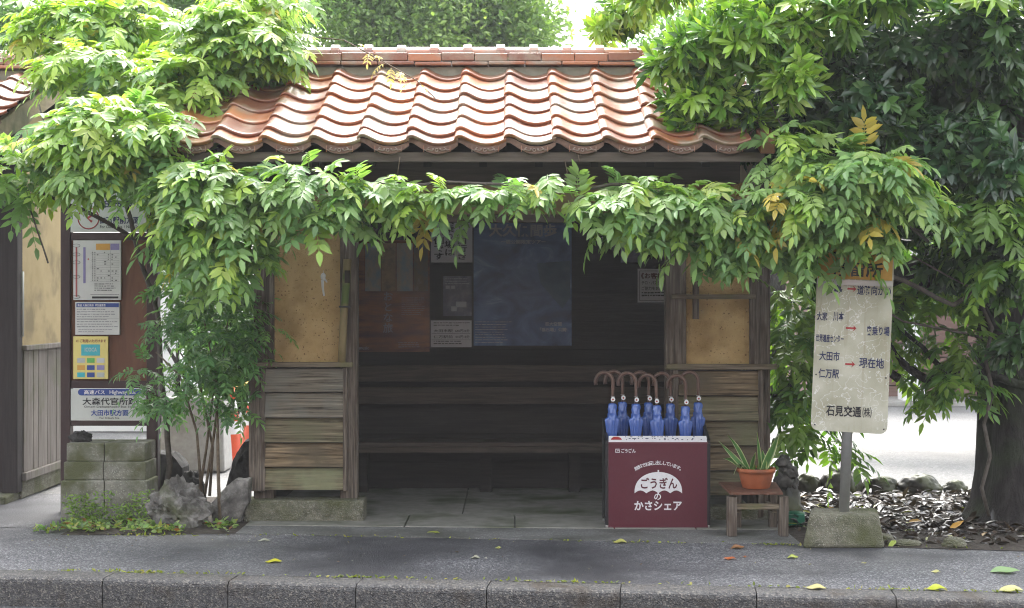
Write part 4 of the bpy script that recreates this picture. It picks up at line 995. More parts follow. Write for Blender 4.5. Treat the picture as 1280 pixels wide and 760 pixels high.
# concrete blocks and the stone on them
pl = thing('concrete_plinth', 'stepped plinth of mossy concrete blocks under the bus stop board', 'plinth', (X(130, 10.05), 10.05, 0))
for (a, b, y0, y1, Y) in ((76, 130, 600.8, 650.5, 10.03), (130.6, 184.5, 600.8, 650.5, 10.03), (79.5, 129, 577.5, 600.2, 10.06), (129.6, 182.5, 577.5, 600.2, 10.06), (83, 130, 554, 577, 10.09), (130.6, 181.5, 554, 577, 10.09)):
    mb = MB(); mb.bpx(a, y0, b, y1, Y, .30); mb.build('block', 'block', pl, bevel=.008)
mb = MB(); mb.rock(at(101, 547, 10.22), (.073, .07, .05), 9, .35, 1.6, n=22, fine=.25); tag(mb.build('rock', 'rock_dark', loc=at(101, 552, 10.22)), 'small black rock lying on top of the concrete plinth', 'rock')

# ================================================================== gatehouse on the far left
gh = thing('gatehouse', 'small tiled gatehouse with yellow plaster and plank side wall and dark front post', 'gatehouse', (-4.6, 11.2, 0))
GX = -3.62
mb = MB(); tile_roof(mb, GX - .311 * 10 + .02, 10, .311, 10.15, 2.77, 11.6, 3.32, .165, .255, 6)
ob = tile_roof(MB(), GX - .311 * 10 + .02, 10, .311, 10.15, 2.77, 11.6, 3.32, .165, .255, 6, front=False)
o = len(mb.v); mb.v.extend([(x, 23.2 - y, z) for x, y, z in ob.v]); mb.f.extend([[i + o for i in f][::-1] for f in ob.f]); mb.m.extend(ob.m); mb.sm.extend(ob.sm)
rf = mb.build('roof', ['tile', 'tile_dark', 'scroll'], gh)
ridge(rf, GX - 3.1, GX - .02, 11.6, 3.325)
mb = MB()
for sgn in (1, -1):
    y0, y1 = 11.6 - sgn * 1.42, 11.6
    mb.hexa([(GX - .06, y0, 2.60), (GX - .02, y0, 2.60), (GX - .02, y1, 3.13), (GX - .06, y1, 3.13), (GX - .06, y0, 2.765), (GX - .02, y0, 2.765), (GX - .02, y1, 3.31), (GX - .06, y1, 3.31)])
mb.build('bargeboard', 'barge', rf, bevel=.005)
mb = MB()
for sgn in (1, -1):
    y0 = 11.6 - sgn * 1.4
    a = [(GX - 3.1, y0, 2.735), (GX - .07, y0, 2.735), (GX - .07, 11.6, 3.27), (GX - 3.1, 11.6, 3.27)]
    mb.add(a + [(x, y, z - .04) for x, y, z in a], [(0, 1, 2, 3), (4, 7, 6, 5), (0, 4, 5, 1), (1, 5, 6, 2), (2, 6, 7, 3), (3, 7, 4, 0)])
mb.build('soffit', 'dark_wood_x', rf)
gx = -3.78      # side wall plane
mb = MB(); mb.box(gx - .08, gx, 11.14, 12.2, 1.17, 3.02); mb.build('wall', 'plaster_pale', gh)
mb = MB(); nb = 9
for i in range(nb):
    y0 = 11.13 + i * .115; mb.box(gx - .05, gx + .018 + random.uniform(-.002, .002), y0, y0 + .111, .20, 1.14)
mb.build('wainscot', 'fence_wood', gh, bevel=.003)
mb = MB(); mb.box(gx - .05, gx + .05, 11.10, 12.2, 1.142, 1.18); mb.build('ledge', 'fence_wood', gh, bevel=.004)
mb = MB(); mb.box(gx - .05, gx + .045, 11.10, 12.2, .14, .20); mb.build('ledge', 'fence_wood', gh, bevel=.004)
mb = MB(); mb.box(gx - .12, gx + .01, 11.10, 12.2, 0, .14); mb.build('foundation', 'mossy', gh, bevel=.01)
mb = MB(); mb.box(gx - .11, gx + .012, 11.0, 11.12, .06, 2.9); mb.build('post', 'dark_post', gh, bevel=.006)
mb = MB(); mb.box(gx - 2.9, gx - .115, 11.05, 11.09, .06, 2.75); mb.build('door', 'dark_post', gh)
mb = MB(); mb.box(gx - 3, gx + .02, 10.93, 11.09, 2.60, 2.80); mb.build('beam', 'dark_post', gh)
mb = MB(); mb.box(gx - 3.0, gx - .01, 10.80, 11.14, -.005, .058); mb.build('sill', 'mossy', gh, bevel=.01)
mb = MB(); mb.box(gx - 3, gx - .09, 12.1, 12.2, 0, 2.9); mb.box(gx - 3.0, gx - 2.9, 11.1, 12.1, 0, 2.9); mb.build('wall', 'plaster_pale', gh)
mb = MB(); mb.tube([(gx + .016, 11.105, z) for z in (1.25, 1.5, 1.75)], .012, 8); tp_ = mb.build('drain_pipe', 'board_white', gh)

# ================================================================== stones
def stone(px, pybase, wpx, hpx, Y, label, m, seed, rough=.3, group=None, d=.8, fine=0., sq=0.):
    s = Y / F; rx, rz = wpx / 2 * s, hpx * s
    q = MB(); q.rock((X(px, Y), Y, rz * .32), (rx * .98, rx * d, rz * .70), seed, rough, 1.5, n=72, fine=fine, flat=-.62, square=sq)
    return tag(q.build('rock', m, loc=(X(px, Y), Y, 0)), label, 'rock', group)
stone(224, 660, 74, 52, 9.80, 'rugged pale grey rock between the plinth and the nandina stems', 'rock', 2, .30, fine=.22)
def slab(name, pts, y0, dep, m, label, seed):
    q = MB(); n = len(pts)
    a = [Vector(at(x, y, y0)) for x, y in pts]; a = [Vector((v.x, v.y, max(v.z, 0))) for v in a]
    c = sum(a, Vector()) / n; b = [c + (v - c) * .82 + Vector((0, dep, 0)) for v in a]
    b = [Vector((v.x, v.y, max(v.z, 0))) for v in b]
    mid = [c + (v - c) * 1.06 + Vector((0, dep * .45, 0)) for v in a]; mid = [Vector((v.x, v.y, max(v.z, 0))) for v in mid]
    vs = a + mid + b + [c + Vector((-.01, -.035, .02)), c + Vector((0, dep * 1.1, 0))]
    fs = []
    for k_ in range(n):
        l = (k_ + 1) % n
        fs += [(k_, l, 3 * n), (k_ + n, l + n, l, k_), (k_ + 2 * n, l + 2 * n, l + n, k_ + n), (l + 2 * n, k_ + 2 * n, 3 * n + 1)]
    q.add(vs, [f[::-1] for f in fs])
    o = q.build(name, m, loc=(c.x, c.y, 0))
    bm = bmesh.new(); bm.from_mesh(o.data); bmesh.ops.recalc_face_normals(bm, faces=bm.faces); bmesh.ops.subdivide_edges(bm, edges=bm.edges, cuts=4, use_grid_fill=True)
    for v in bm.verts:
        nn = mnoise.noise(v.co * 9 + Vector((seed, 0, 0))) * .012 + mnoise.noise(v.co * 24 + Vector((seed, 0, 0))) * .006; v.co += v.normal * nn
    bm.to_mesh(o.data); bm.free()
    return tag(o, label, 'rock')
slab('rock', [(266, 656), (300, 652), (309, 628), (311, 600), (294, 600), (277, 615), (264, 628)], 9.84, .2, 'rock', 'upright flat faced rock leaning beside the thin brown nandina stem', 3)
slab('rock', [(194, 622), (226, 622), (228, 585), (214, 568), (202, 567), (194, 566)], 10.75, .3, 'rock_dark', 'tall dark rock against the right post of the bus stop board', 5)
stone(240, 620, 34, 42, 10.7, 'low dark rock directly behind the nandina stems', 'rock_dark', 8, .3)
slab('rock', [(282, 612), (313, 612), (315, 550), (305, 552), (296, 566), (286, 590)], 10.5, .25, 'rock_dark', 'pointed dark rock against the left corner of the shelter', 7)
GS = 'edging stones behind the leaf litter'
for i, (px, w_, h_, lb) in enumerate(((1010, 34, 20, 'rounded edging stone nearest the gnarled root'), (1051, 54, 27, 'tall edging stone directly behind the sign pole'), (1100, 46, 18, 'flat edging stone just right of the sign pole'), (1149, 54, 19, 'longest flat edging stone midway between pole and trunk'), (1194, 32, 12, 'smallest edging stone beside the big trunk'))):
    stone(px, 615, w_, h_ + 4, 11.45, lb, 'rock_wet', 20 + i, .18, GS, .6)
GF = 'mossy stones along the pavement edge'
for i, (px, w_, h_, Y, lb) in enumerate(((1071, 30, 14, 8.98, 'mossy stone at the front of the concrete sign foot'), (1098, 40, 12, 9.08, 'low grey stone right of the concrete sign foot'), (1132, 40, 7, 8.98, 'nearly buried stone between the sign foot and the trunk'), (1193, 30, 13, 8.9, 'small grey stone before the big tree trunk'))):
    stone(px, 688, w_, h_, Y, lb, 'mossy', 40 + i, .2, GF, .7)

# ================================================================== things behind
cw_ = thing('concrete_block', 'pale concrete barrier block behind the nandina shrub', 'barrier', (X(230, 12.9), 12.9, 0))
mb = MB(); mb.hexa([(X(197, 12.9), 12.9, 0), (X(281, 12.9), 12.9, 0), (X(281, 12.9), 13.3, 0), (X(197, 12.9), 13.3, 0), (X(201, 12.9), 12.96, .66), (X(276, 12.9), 12.96, .66), (X(276, 12.9), 13.24, .66), (X(201, 12.9), 13.24, .66)])
mb.build('body', 'concrete', cw_, bevel=.02)
wb = thing('white_building', 'plain white rendered building behind the bus stop board', 'building', (X(150, 17), 17, 0))
mb = MB(); mb.box(X(-60, 17), X(222, 17), 17, 20, 0, 2.2); mb.build('wall', 'white_wall', wb)
mb = MB(); mb.box(X(-70, 17), X(230, 17), 16.8, 20.2, 2.2, 2.32); mb.build('roof', 'steel', wb)
def cone(px, Y, label):
    t = thing('traffic_cone', label, 'traffic cone', (X(px, Y), Y, 0), 'traffic cones behind the shelter')
    mb = MB(); mb.box(X(px, Y) - .19, X(px, Y) + .19, Y - .19, Y + .19, -.01, .03); mb.build('base', 'cone_red', t, bevel=.01)
    mb = MB(); c = (X(px, Y), Y, 0); r0, r1, H = .145, .035, .72
    for i, (a, b) in enumerate(((.04, .28), (.28, .40), (.40, .50), (.50, .60), (.60, .72))):
        ra, rb = r0 + (r1 - r0) * a / H, r0 + (r1 - r0) * b / H; mb.lathe([(ra, a), (rb, b)], c, 20, i % 2, cap=(i == 4))
    mb.build('body', ['cone_red', 'cone_white'], t)
    return t
cone(288, 13.6, 'orange and white traffic cone seen behind the thin nandina stems')
cone(318, 14.6, 'orange and white traffic cone mostly behind the shelter corner')
mb = MB(); mb.tube([(X(288, 13.6), 13.6, .70), (X(318, 14.6), 14.6, .72)], .017, 8); tag(mb.build('cone_bar', 'cone_bar', loc=(X(288, 13.6), 13.6, .7)), 'yellow bar laid across the tops of the traffic cones', 'bar')
ho = thing('wooden_hall', 'brown plank hall with white posts beyond the gravel yard', 'building', (X(1150, 22.5), 22.5, 0))
mb = MB()
for i in range(12): mb.box(X(1030, 22.5), X(1420, 22.5), 22.5 - .006 * (i % 2), 22.7, i * .22 + .02, (i + 1) * .22)
mb.build('wall', 'far_wood', ho)
for px in (1142, 1330):
    mb = MB(); mb.box(X(px - 8, 21.6), X(px + 8, 21.6), 21.6, 21.8, .25, 2.7); po = mb.build('post', 'white_wall', ho)
    mb = MB(); mb.box(X(px - 14, 21.6), X(px + 14, 21.6), 21.54, 21.86, 0, .25); mb.build('post_base', 'white_wall', po)
mb = MB(); mb.box(X(1020, 22.5), X(1430, 22.5), 21.2, 22.49, -.005, .06); mb.build('step', 'concrete', ho)
mb = MB(); mb.hexa([(X(1000, 22.5), 20.9, 2.7), (X(1450, 22.5), 20.9, 2.7), (X(1450, 22.5), 26, 4.2), (X(1000, 22.5), 26, 4.2), (X(1000, 22.5), 20.9, 2.85), (X(1450, 22.5), 20.9, 2.85), (X(1450, 22.5), 26, 4.35), (X(1000, 22.5), 26, 4.35)]); mb.build('roof', 'tile_dark', ho)
mb = MB(); mb.box(X(1030, 22.5), X(1420, 22.5), 22.71, 25.8, 0, 2.65); mb.build('body', 'far_wood', ho)

# ================================================================== unseen house added behind the camera to block low sky light
hs_ = thing('house', 'unseen brown two storey house added across the road to shade the shelter', 'house', (0, -7, -.16))
mb = MB(); mb.box(-13, 13, -14, -7, -.16, 6.2); mb.build('wall', 'far_wood', hs_)
mb = MB(); mb.hexa([(-13.6, -6.2, 6.0), (13.6, -6.2, 6.0), (13.6, -14.8, 6.0), (-13.6, -14.8, 6.0), (-13.6, -10.4, 8.2), (13.6, -10.4, 8.2), (13.6, -10.6, 8.2), (-13.6, -10.6, 8.2)][::1]); mb.build('roof', 'tile_dark', hs_)
for zz in (.9, 3.9):
    for xx in (-9, -5, -1, 3, 7):
        mb = MB(); mb.box(xx, xx + 1.8, -7, -6.94, zz, zz + 1.3); wn_ = mb.build('window', 'dark_post', hs_)
        mb = MB(); mb.box(xx + .08, xx + 1.72, -6.939, -6.93, zz + .08, zz + 1.22); mb.build('pane', 'black', wn_)

# ================================================================== wisteria
LG = [(.18, .30, .10), (.22, .335, .115), (.135, .25, .09), (.26, .37, .11), (.46, .36, .08)]
LIT_YG = [(.30, .41, .08), (.38, .46, .12), (.24, .37, .07)]  # yellow of young growth, brightened to stand in for light on the tops
def wisteria(name, label, blobs, stems, young, L=.27, extra_leaves=None):  # young: share per blob of leaves in the young, lit-looking yellow green
    t = thing(name, label, 'climbing plant', stems[0][0][0])
    PP = []; 
    P, O, B = blob_points(blobs)
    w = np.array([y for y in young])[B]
    n = len(P); old = mixcol(n, LG, [4, 3, 3, 1, .22]); yg = mixcol(n, LIT_YG, [3, 1, 3])
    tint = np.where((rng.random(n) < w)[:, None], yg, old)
    arr, ext = compound(P, O, L, 6, .100, .042, tint=tint, droop=.38, cam=.85, up=.08)
    leaf_mesh('foliage', *arr, 'leaf_w', t, extra=ext)
    for pts, rad in stems:
        q = MB(); pts = [Vector(p) for p in pts]; fine = []
        for i in range(len(pts) - 1):
            for k_ in range(4):
                p = pts[i].lerp(pts[i + 1], k_ / 4); fine.append(p + Vector((mnoise.noise(p * 3), mnoise.noise(p * 3 + Vector((9, 0, 0))), mnoise.noise(p * 3 + Vector((0, 9, 0))))) * rad * 2.5)
        fine.append(pts[-1]); q.tube(fine, [rad * (1 - .55 * i / len(fine)) for i in range(len(fine))], 7); q.build('stem', 'vine_bark', t)
    return t
A = at
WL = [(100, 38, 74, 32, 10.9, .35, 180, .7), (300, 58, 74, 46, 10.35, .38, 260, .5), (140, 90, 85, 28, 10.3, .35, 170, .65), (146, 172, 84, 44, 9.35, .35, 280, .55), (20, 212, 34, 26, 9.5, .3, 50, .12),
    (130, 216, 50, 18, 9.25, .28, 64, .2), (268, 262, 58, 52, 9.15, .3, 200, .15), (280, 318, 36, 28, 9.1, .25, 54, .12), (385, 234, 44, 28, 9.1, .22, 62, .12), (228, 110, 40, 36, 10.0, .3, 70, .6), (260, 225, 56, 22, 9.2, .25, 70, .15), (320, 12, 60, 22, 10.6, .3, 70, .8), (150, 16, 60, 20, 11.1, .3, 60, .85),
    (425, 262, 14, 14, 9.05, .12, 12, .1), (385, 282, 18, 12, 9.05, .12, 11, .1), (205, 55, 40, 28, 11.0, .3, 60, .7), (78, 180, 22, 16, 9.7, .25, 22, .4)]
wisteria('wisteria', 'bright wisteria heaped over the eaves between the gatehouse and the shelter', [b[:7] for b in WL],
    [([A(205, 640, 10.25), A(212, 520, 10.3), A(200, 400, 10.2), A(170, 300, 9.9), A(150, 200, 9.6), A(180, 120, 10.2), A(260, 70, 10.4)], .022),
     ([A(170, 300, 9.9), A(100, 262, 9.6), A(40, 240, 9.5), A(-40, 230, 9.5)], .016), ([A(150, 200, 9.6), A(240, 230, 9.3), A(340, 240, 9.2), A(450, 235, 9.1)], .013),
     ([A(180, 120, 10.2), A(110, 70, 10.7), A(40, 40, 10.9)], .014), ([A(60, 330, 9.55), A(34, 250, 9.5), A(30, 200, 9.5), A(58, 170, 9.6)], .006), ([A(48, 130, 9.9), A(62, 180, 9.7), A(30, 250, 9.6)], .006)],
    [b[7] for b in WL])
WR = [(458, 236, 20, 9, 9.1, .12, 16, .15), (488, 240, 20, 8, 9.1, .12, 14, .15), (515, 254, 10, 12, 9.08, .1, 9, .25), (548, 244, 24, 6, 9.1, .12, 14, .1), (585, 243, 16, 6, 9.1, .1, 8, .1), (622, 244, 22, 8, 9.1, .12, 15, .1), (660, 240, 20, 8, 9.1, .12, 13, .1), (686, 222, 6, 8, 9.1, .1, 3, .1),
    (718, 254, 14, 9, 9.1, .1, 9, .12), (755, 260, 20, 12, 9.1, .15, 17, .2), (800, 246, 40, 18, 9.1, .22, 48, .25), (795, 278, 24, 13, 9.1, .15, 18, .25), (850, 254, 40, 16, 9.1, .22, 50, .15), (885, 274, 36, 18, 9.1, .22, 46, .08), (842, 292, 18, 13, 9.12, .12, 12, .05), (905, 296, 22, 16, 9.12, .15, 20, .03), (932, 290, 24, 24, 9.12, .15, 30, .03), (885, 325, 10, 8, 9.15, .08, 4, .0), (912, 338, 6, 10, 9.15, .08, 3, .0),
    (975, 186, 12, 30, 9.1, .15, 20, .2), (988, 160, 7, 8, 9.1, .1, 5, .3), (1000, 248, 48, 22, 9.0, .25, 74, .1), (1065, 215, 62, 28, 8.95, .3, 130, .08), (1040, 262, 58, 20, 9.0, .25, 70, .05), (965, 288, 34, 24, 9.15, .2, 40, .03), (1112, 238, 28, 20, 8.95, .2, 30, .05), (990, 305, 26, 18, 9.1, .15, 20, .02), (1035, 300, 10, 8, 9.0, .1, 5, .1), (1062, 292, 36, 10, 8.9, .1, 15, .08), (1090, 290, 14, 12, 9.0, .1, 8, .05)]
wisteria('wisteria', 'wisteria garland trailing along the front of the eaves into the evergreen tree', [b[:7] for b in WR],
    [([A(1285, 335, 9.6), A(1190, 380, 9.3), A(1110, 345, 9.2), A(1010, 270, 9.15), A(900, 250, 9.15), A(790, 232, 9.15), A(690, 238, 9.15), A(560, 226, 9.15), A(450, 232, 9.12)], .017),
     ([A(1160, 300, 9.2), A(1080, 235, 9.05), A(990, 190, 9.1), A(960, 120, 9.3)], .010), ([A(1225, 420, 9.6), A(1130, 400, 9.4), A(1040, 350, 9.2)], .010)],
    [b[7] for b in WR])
# pale dangling young shoot over the roof
P = np.array([A(455 + 9 * i + rng.normal() * 2, 60 + 6.2 * i, 10.3 - .05 * i) for i in range(9)])
sh_ = thing('vine_shoot', 'pale yellow young vine shoot lying across the upper roof tiles', 'vine shoot', A(455, 60, 10.3))
arr, ext = compound(P, np.tile([[-.3, -.3, -.5]], (9, 1)), .10, 4, .045, .016, tint=mixcol(9, [(.48, .42, .16)], [1]))
leaf_mesh('foliage', *arr, 'leaf_w', sh_, extra=ext)
q = MB(); q.tube([A(380, 45, 10.45), A(430, 50, 10.35), A(470, 72, 10.15), A(520, 100, 9.98), A(545, 124, 9.85)], .004, 5); q.build('stem', 'stem', sh_)

# ================================================================== evergreen tree on the right
tr = thing('evergreen_tree', 'large dark glossy leaved evergreen tree with thick trunk behind the stop sign', 'tree', (X(1283, 9.95), 9.95, 0))
cx, cy = X(1283, 9.95), 9.95
q = MB()
zs = [0, .05, .15, .35, .7, 1.1, 1.5, 1.8, 2.2, 2.7, 3.3]; rs = [.42, .39, .355, .335, .325, .325, .345, .36, .30, .26, .2]
vs = []; nn = 40
for z, r_ in zip(zs, rs):
    for k_ in range(nn):
        a = 2 * math.pi * k_ / nn; d = Vector((math.cos(a), math.sin(a), 0))
        rr_ = r_ * (1 + .07 * math.sin(5 * a + z) + .10 * mnoise.noise(Vector((d.x * 2, d.y * 2, z * 1.2))) + .04 * mnoise.noise(Vector((d.x * 7, d.y * 7, z * 2.5))))
        vs.append((cx + d.x * rr_ + .03 * z, cy + d.y * rr_, z - .005))
q.add(vs, [(i * nn + k_, i * nn + (k_ + 1) % nn, (i + 1) * nn + (k_ + 1) % nn, (i + 1) * nn + k_) for i in range(len(zs) - 1) for k_ in range(nn)], 0, True)
q.build('trunk', 'bark', tr)
def limb(pts, r0, r1):
    q = MB(); pts = [Vector(p) for p in pts]; fine = []
    for i in range(len(pts) - 1):
        for k_ in range(5):
            p = pts[i].lerp(pts[i + 1], k_ / 5); fine.append(p + Vector((mnoise.noise(p * 2), mnoise.noise(p * 2 + Vector((9, 0, 0))), mnoise.noise(p * 2 + Vector((0, 9, 0))))) * .06)
    fine.append(pts[-1]); q.tube(fine, [r0 + (r1 - r0) * i / len(fine) for i in range(len(fine))], 9); return q.build('limb', 'bark', tr)
limb([A(1262, 420, 9.95), A(1215, 345, 9.9), A(1160, 335, 9.9), A(1090, 365, 10.0), A(1020, 400, 10.1)], .10, .03)
limb([A(1265, 300, 9.95), A(1200, 180, 10.0), A(1120, 100, 9.9), A(1000, 60, 9.6), A(900, 70, 9.5), A(830, 90, 9.5)], .13, .02)
limb([A(1280, 250, 9.95), A(1260, 100, 10.2), A(1200, -40, 10.4), A(1100, -150, 10.5)], .15, .03)
limb([A(1290, 200, 9.95), A(1380, 50, 10.2), A(1450, -100, 10.3)], .15, .03)
limb([A(1250, 470, 9.8), A(1220, 462, 9.65), A(1170, 470, 9.7), A(1120, 440, 9.9), A(1085, 400, 10.0)], .045, .015)
limb([A(1290, 487, 9.6), A(1232, 463, 9.6), A(1195, 468, 9.7), A(1160, 430, 9.8), A(1110, 400, 10)], .03, .01)
limb([A(1130, 180, 10), A(1060, 200, 10), A(990, 240, 10), A(960, 300, 10.1)], .05, .012)
limb([A(1170, 350, 10), A(1060, 440, 10.1), A(990, 480, 10.2), A(965, 495, 10.2)], .04, .014)
limb([A(1130, 470, 9.9), A(1050, 430, 10.2), A(1000, 470, 10.3), A(970, 520, 10.3)], .03, .01)
def whorls(blobs, cols, wts, per=9, ll=.125, lw=.036, shell=.5, cam=.25, hang=.32):
    P, O, B = blob_points(blobs, shell); n = len(P)
    ax = unit(O * .8 + .5 * rng.standard_normal((n, 3)) + np.array([0, -cam, .25])); t1 = unit(np.cross(ax, rng.standard_normal((n, 3)))); t2 = np.cross(ax, t1)
    base = mixcol(n, cols, wts); PP = []; DD = []; NN = []; LL = []; WW = []; TT = []
    for k_ in range(per):
        a = 2 * math.pi * (k_ / per) + rng.random((n, 1)); op = .45 + .65 * rng.random((n, 1))
        rad = t1 * np.cos(a) + t2 * np.sin(a)
        d = unit(ax * np.cos(op) + rad * np.sin(op) + np.array([0, 0, -hang]) * (.6 + .8 * rng.random((n, 1))))
        PP.append(P - ax * .02 * k_ * .4); DD.append(d); NN.append(unit(np.cross(np.cross(d, ax), d) + .2 * rng.standard_normal((n, 3))))
        LL.append(ll * (.7 + .5 * rng.random(n))); WW.append(lw * (.8 + .4 * rng.random(n))); TT.append(base * (.85 + .3 * rng.random((n, 1))))
    c = np.concatenate; return c(PP), c(DD), c(NN), c(LL), c(WW), c(TT)
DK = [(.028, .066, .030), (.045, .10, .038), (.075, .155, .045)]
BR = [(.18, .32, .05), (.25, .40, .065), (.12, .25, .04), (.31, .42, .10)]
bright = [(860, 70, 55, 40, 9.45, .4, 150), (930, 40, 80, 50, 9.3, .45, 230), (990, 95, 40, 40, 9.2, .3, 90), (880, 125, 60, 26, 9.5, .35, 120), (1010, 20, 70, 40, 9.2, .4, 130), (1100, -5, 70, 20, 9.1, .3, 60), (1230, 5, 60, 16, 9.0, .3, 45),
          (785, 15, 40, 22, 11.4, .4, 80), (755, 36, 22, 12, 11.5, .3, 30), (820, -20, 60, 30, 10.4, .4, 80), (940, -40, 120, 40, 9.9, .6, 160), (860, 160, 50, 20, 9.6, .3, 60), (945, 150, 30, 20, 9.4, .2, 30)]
leaf_mesh('crown', *whorls([(*b[:6], int(b[6] * .8)) for b in bright], BR + [(.05, .12, .03)], [3, 3, 3, 1.6, 2], 9, ll=.15, lw=.038, shell=.3, hang=.22, cam=.4), 'leaf_t', tr, prof=((.35, .36), (.72, .44)))  # the added dark leaf tone stands in for the shaded crown interior
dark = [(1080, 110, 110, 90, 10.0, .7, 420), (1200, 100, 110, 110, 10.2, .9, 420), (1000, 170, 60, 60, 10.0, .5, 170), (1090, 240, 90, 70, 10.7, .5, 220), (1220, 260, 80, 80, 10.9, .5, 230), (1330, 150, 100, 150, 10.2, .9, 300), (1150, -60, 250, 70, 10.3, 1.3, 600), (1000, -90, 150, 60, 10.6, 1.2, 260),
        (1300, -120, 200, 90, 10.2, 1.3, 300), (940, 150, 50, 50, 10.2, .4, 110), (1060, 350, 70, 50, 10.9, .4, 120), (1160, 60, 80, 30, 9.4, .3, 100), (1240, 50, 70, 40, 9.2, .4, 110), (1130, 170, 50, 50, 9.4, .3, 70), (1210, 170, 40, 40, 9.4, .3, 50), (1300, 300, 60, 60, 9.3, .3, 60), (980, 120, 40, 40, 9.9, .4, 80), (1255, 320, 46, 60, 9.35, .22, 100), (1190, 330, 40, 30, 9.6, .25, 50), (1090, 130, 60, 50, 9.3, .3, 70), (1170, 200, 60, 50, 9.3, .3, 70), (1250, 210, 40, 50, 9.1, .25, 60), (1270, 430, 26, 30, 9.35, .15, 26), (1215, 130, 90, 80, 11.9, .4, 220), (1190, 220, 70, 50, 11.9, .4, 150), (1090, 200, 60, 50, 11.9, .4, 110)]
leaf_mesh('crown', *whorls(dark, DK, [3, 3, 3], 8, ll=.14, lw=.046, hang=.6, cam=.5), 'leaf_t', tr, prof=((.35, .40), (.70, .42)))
# hanging pinnate sprays of a second vine on the trunk, low; a back-lit glow is put into their tint
bl = thing('wisteria', 'low wisteria sprays hanging behind the stop sign and before the trunk, tinted as back-lit', 'climbing plant', A(1235, 640, 9.5))
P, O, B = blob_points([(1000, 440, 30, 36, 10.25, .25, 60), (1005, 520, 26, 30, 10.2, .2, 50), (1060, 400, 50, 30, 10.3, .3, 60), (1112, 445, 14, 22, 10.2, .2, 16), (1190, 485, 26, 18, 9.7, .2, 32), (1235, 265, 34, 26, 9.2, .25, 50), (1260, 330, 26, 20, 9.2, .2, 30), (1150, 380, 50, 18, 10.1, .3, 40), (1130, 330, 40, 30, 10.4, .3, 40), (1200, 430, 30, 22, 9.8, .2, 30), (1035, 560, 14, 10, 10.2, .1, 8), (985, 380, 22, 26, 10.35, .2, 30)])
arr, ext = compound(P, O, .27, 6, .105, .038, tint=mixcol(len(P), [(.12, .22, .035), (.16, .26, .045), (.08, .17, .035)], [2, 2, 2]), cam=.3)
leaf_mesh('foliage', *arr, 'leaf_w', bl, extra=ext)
q = MB(); q.tube([A(1236, 645, 9.52), A(1227, 610, 9.5), A(1238, 570, 9.5), A(1230, 530, 9.52), A(1241, 490, 9.5), A(1232, 450, 9.55), A(1240, 410, 9.58), A(1190, 300, 9.7), A(1120, 280, 10), A(1020, 330, 10.2)], .013, 7); q.build('stem', 'vine_bark', bl)
q = MB(); q.tube([A(1140, 320, 9.2), A(1185, 345, 9.25), A(1230, 368, 9.3), A(1290, 372, 9.3)], .006, 6); q.build('stem', 'vine_bark', bl)

# ================================================================== nandina
nd = thing('nandina_shrub', 'nandina shrub with thin bare stems and fine dark leaves beside the shelter', 'shrub', A(262, 640, 9.95))
for pts in ([A(249, 618, 10.05), A(258, 560, 10.05), A(268, 480, 10.0), A(262, 420, 10)], [A(256, 618, 10.05), A(268, 540, 10.0), A(276, 470, 10), A(285, 400, 10)], [A(275, 652, 9.82), A(273, 600, 9.85), A(272, 540, 9.9), A(270, 470, 9.95), A(255, 400, 9.95)], [A(262, 620, 10.1), A(266, 560, 10.1), A(250, 480, 10.1), A(225, 440, 10.0)], [A(252, 616, 10.0), A(246, 540, 9.9), A(225, 470, 9.85), A(195, 440, 9.85)]):
    q = MB(); q.tube(pts, [.011, .009, .007, .005] if len(pts) == 4 else [.013, .012, .010, .008, .005], 7); q.build('stem', 'stem', nd)
P, O, B = blob_points([(270, 420, 46, 56, 10.0, .4, 200), (250, 470, 38, 28, 9.95, .3, 66), (302, 400, 32, 42, 10.05, .3, 80), (222, 400, 18, 14, 9.9, .2, 16), (195, 408, 18, 8, 9.85, .15, 9), (218, 505, 22, 10, 9.9, .15, 18), (180, 470, 12, 26, 9.95, .12, 16), (295, 510, 20, 14, 10.0, .15, 30), (300, 460, 26, 30, 10.05, .2, 60), (205, 500, 16, 12, 9.9, .1, 14), (335, 408, 10, 8, 9.9, .06, 5), (250, 360, 50, 30, 10.05, .3, 120)])
arr, ext = compound(P, O, .17, 4, .062, .023, tint=mixcol(len(P), [(.09, .19, .08), (.12, .24, .09), (.15, .27, .09)], [3, 3, 2]), cam=.4, up=.2, droop=.4)
leaf_mesh('foliage', *arr, 'leaf_n', nd, extra=ext)

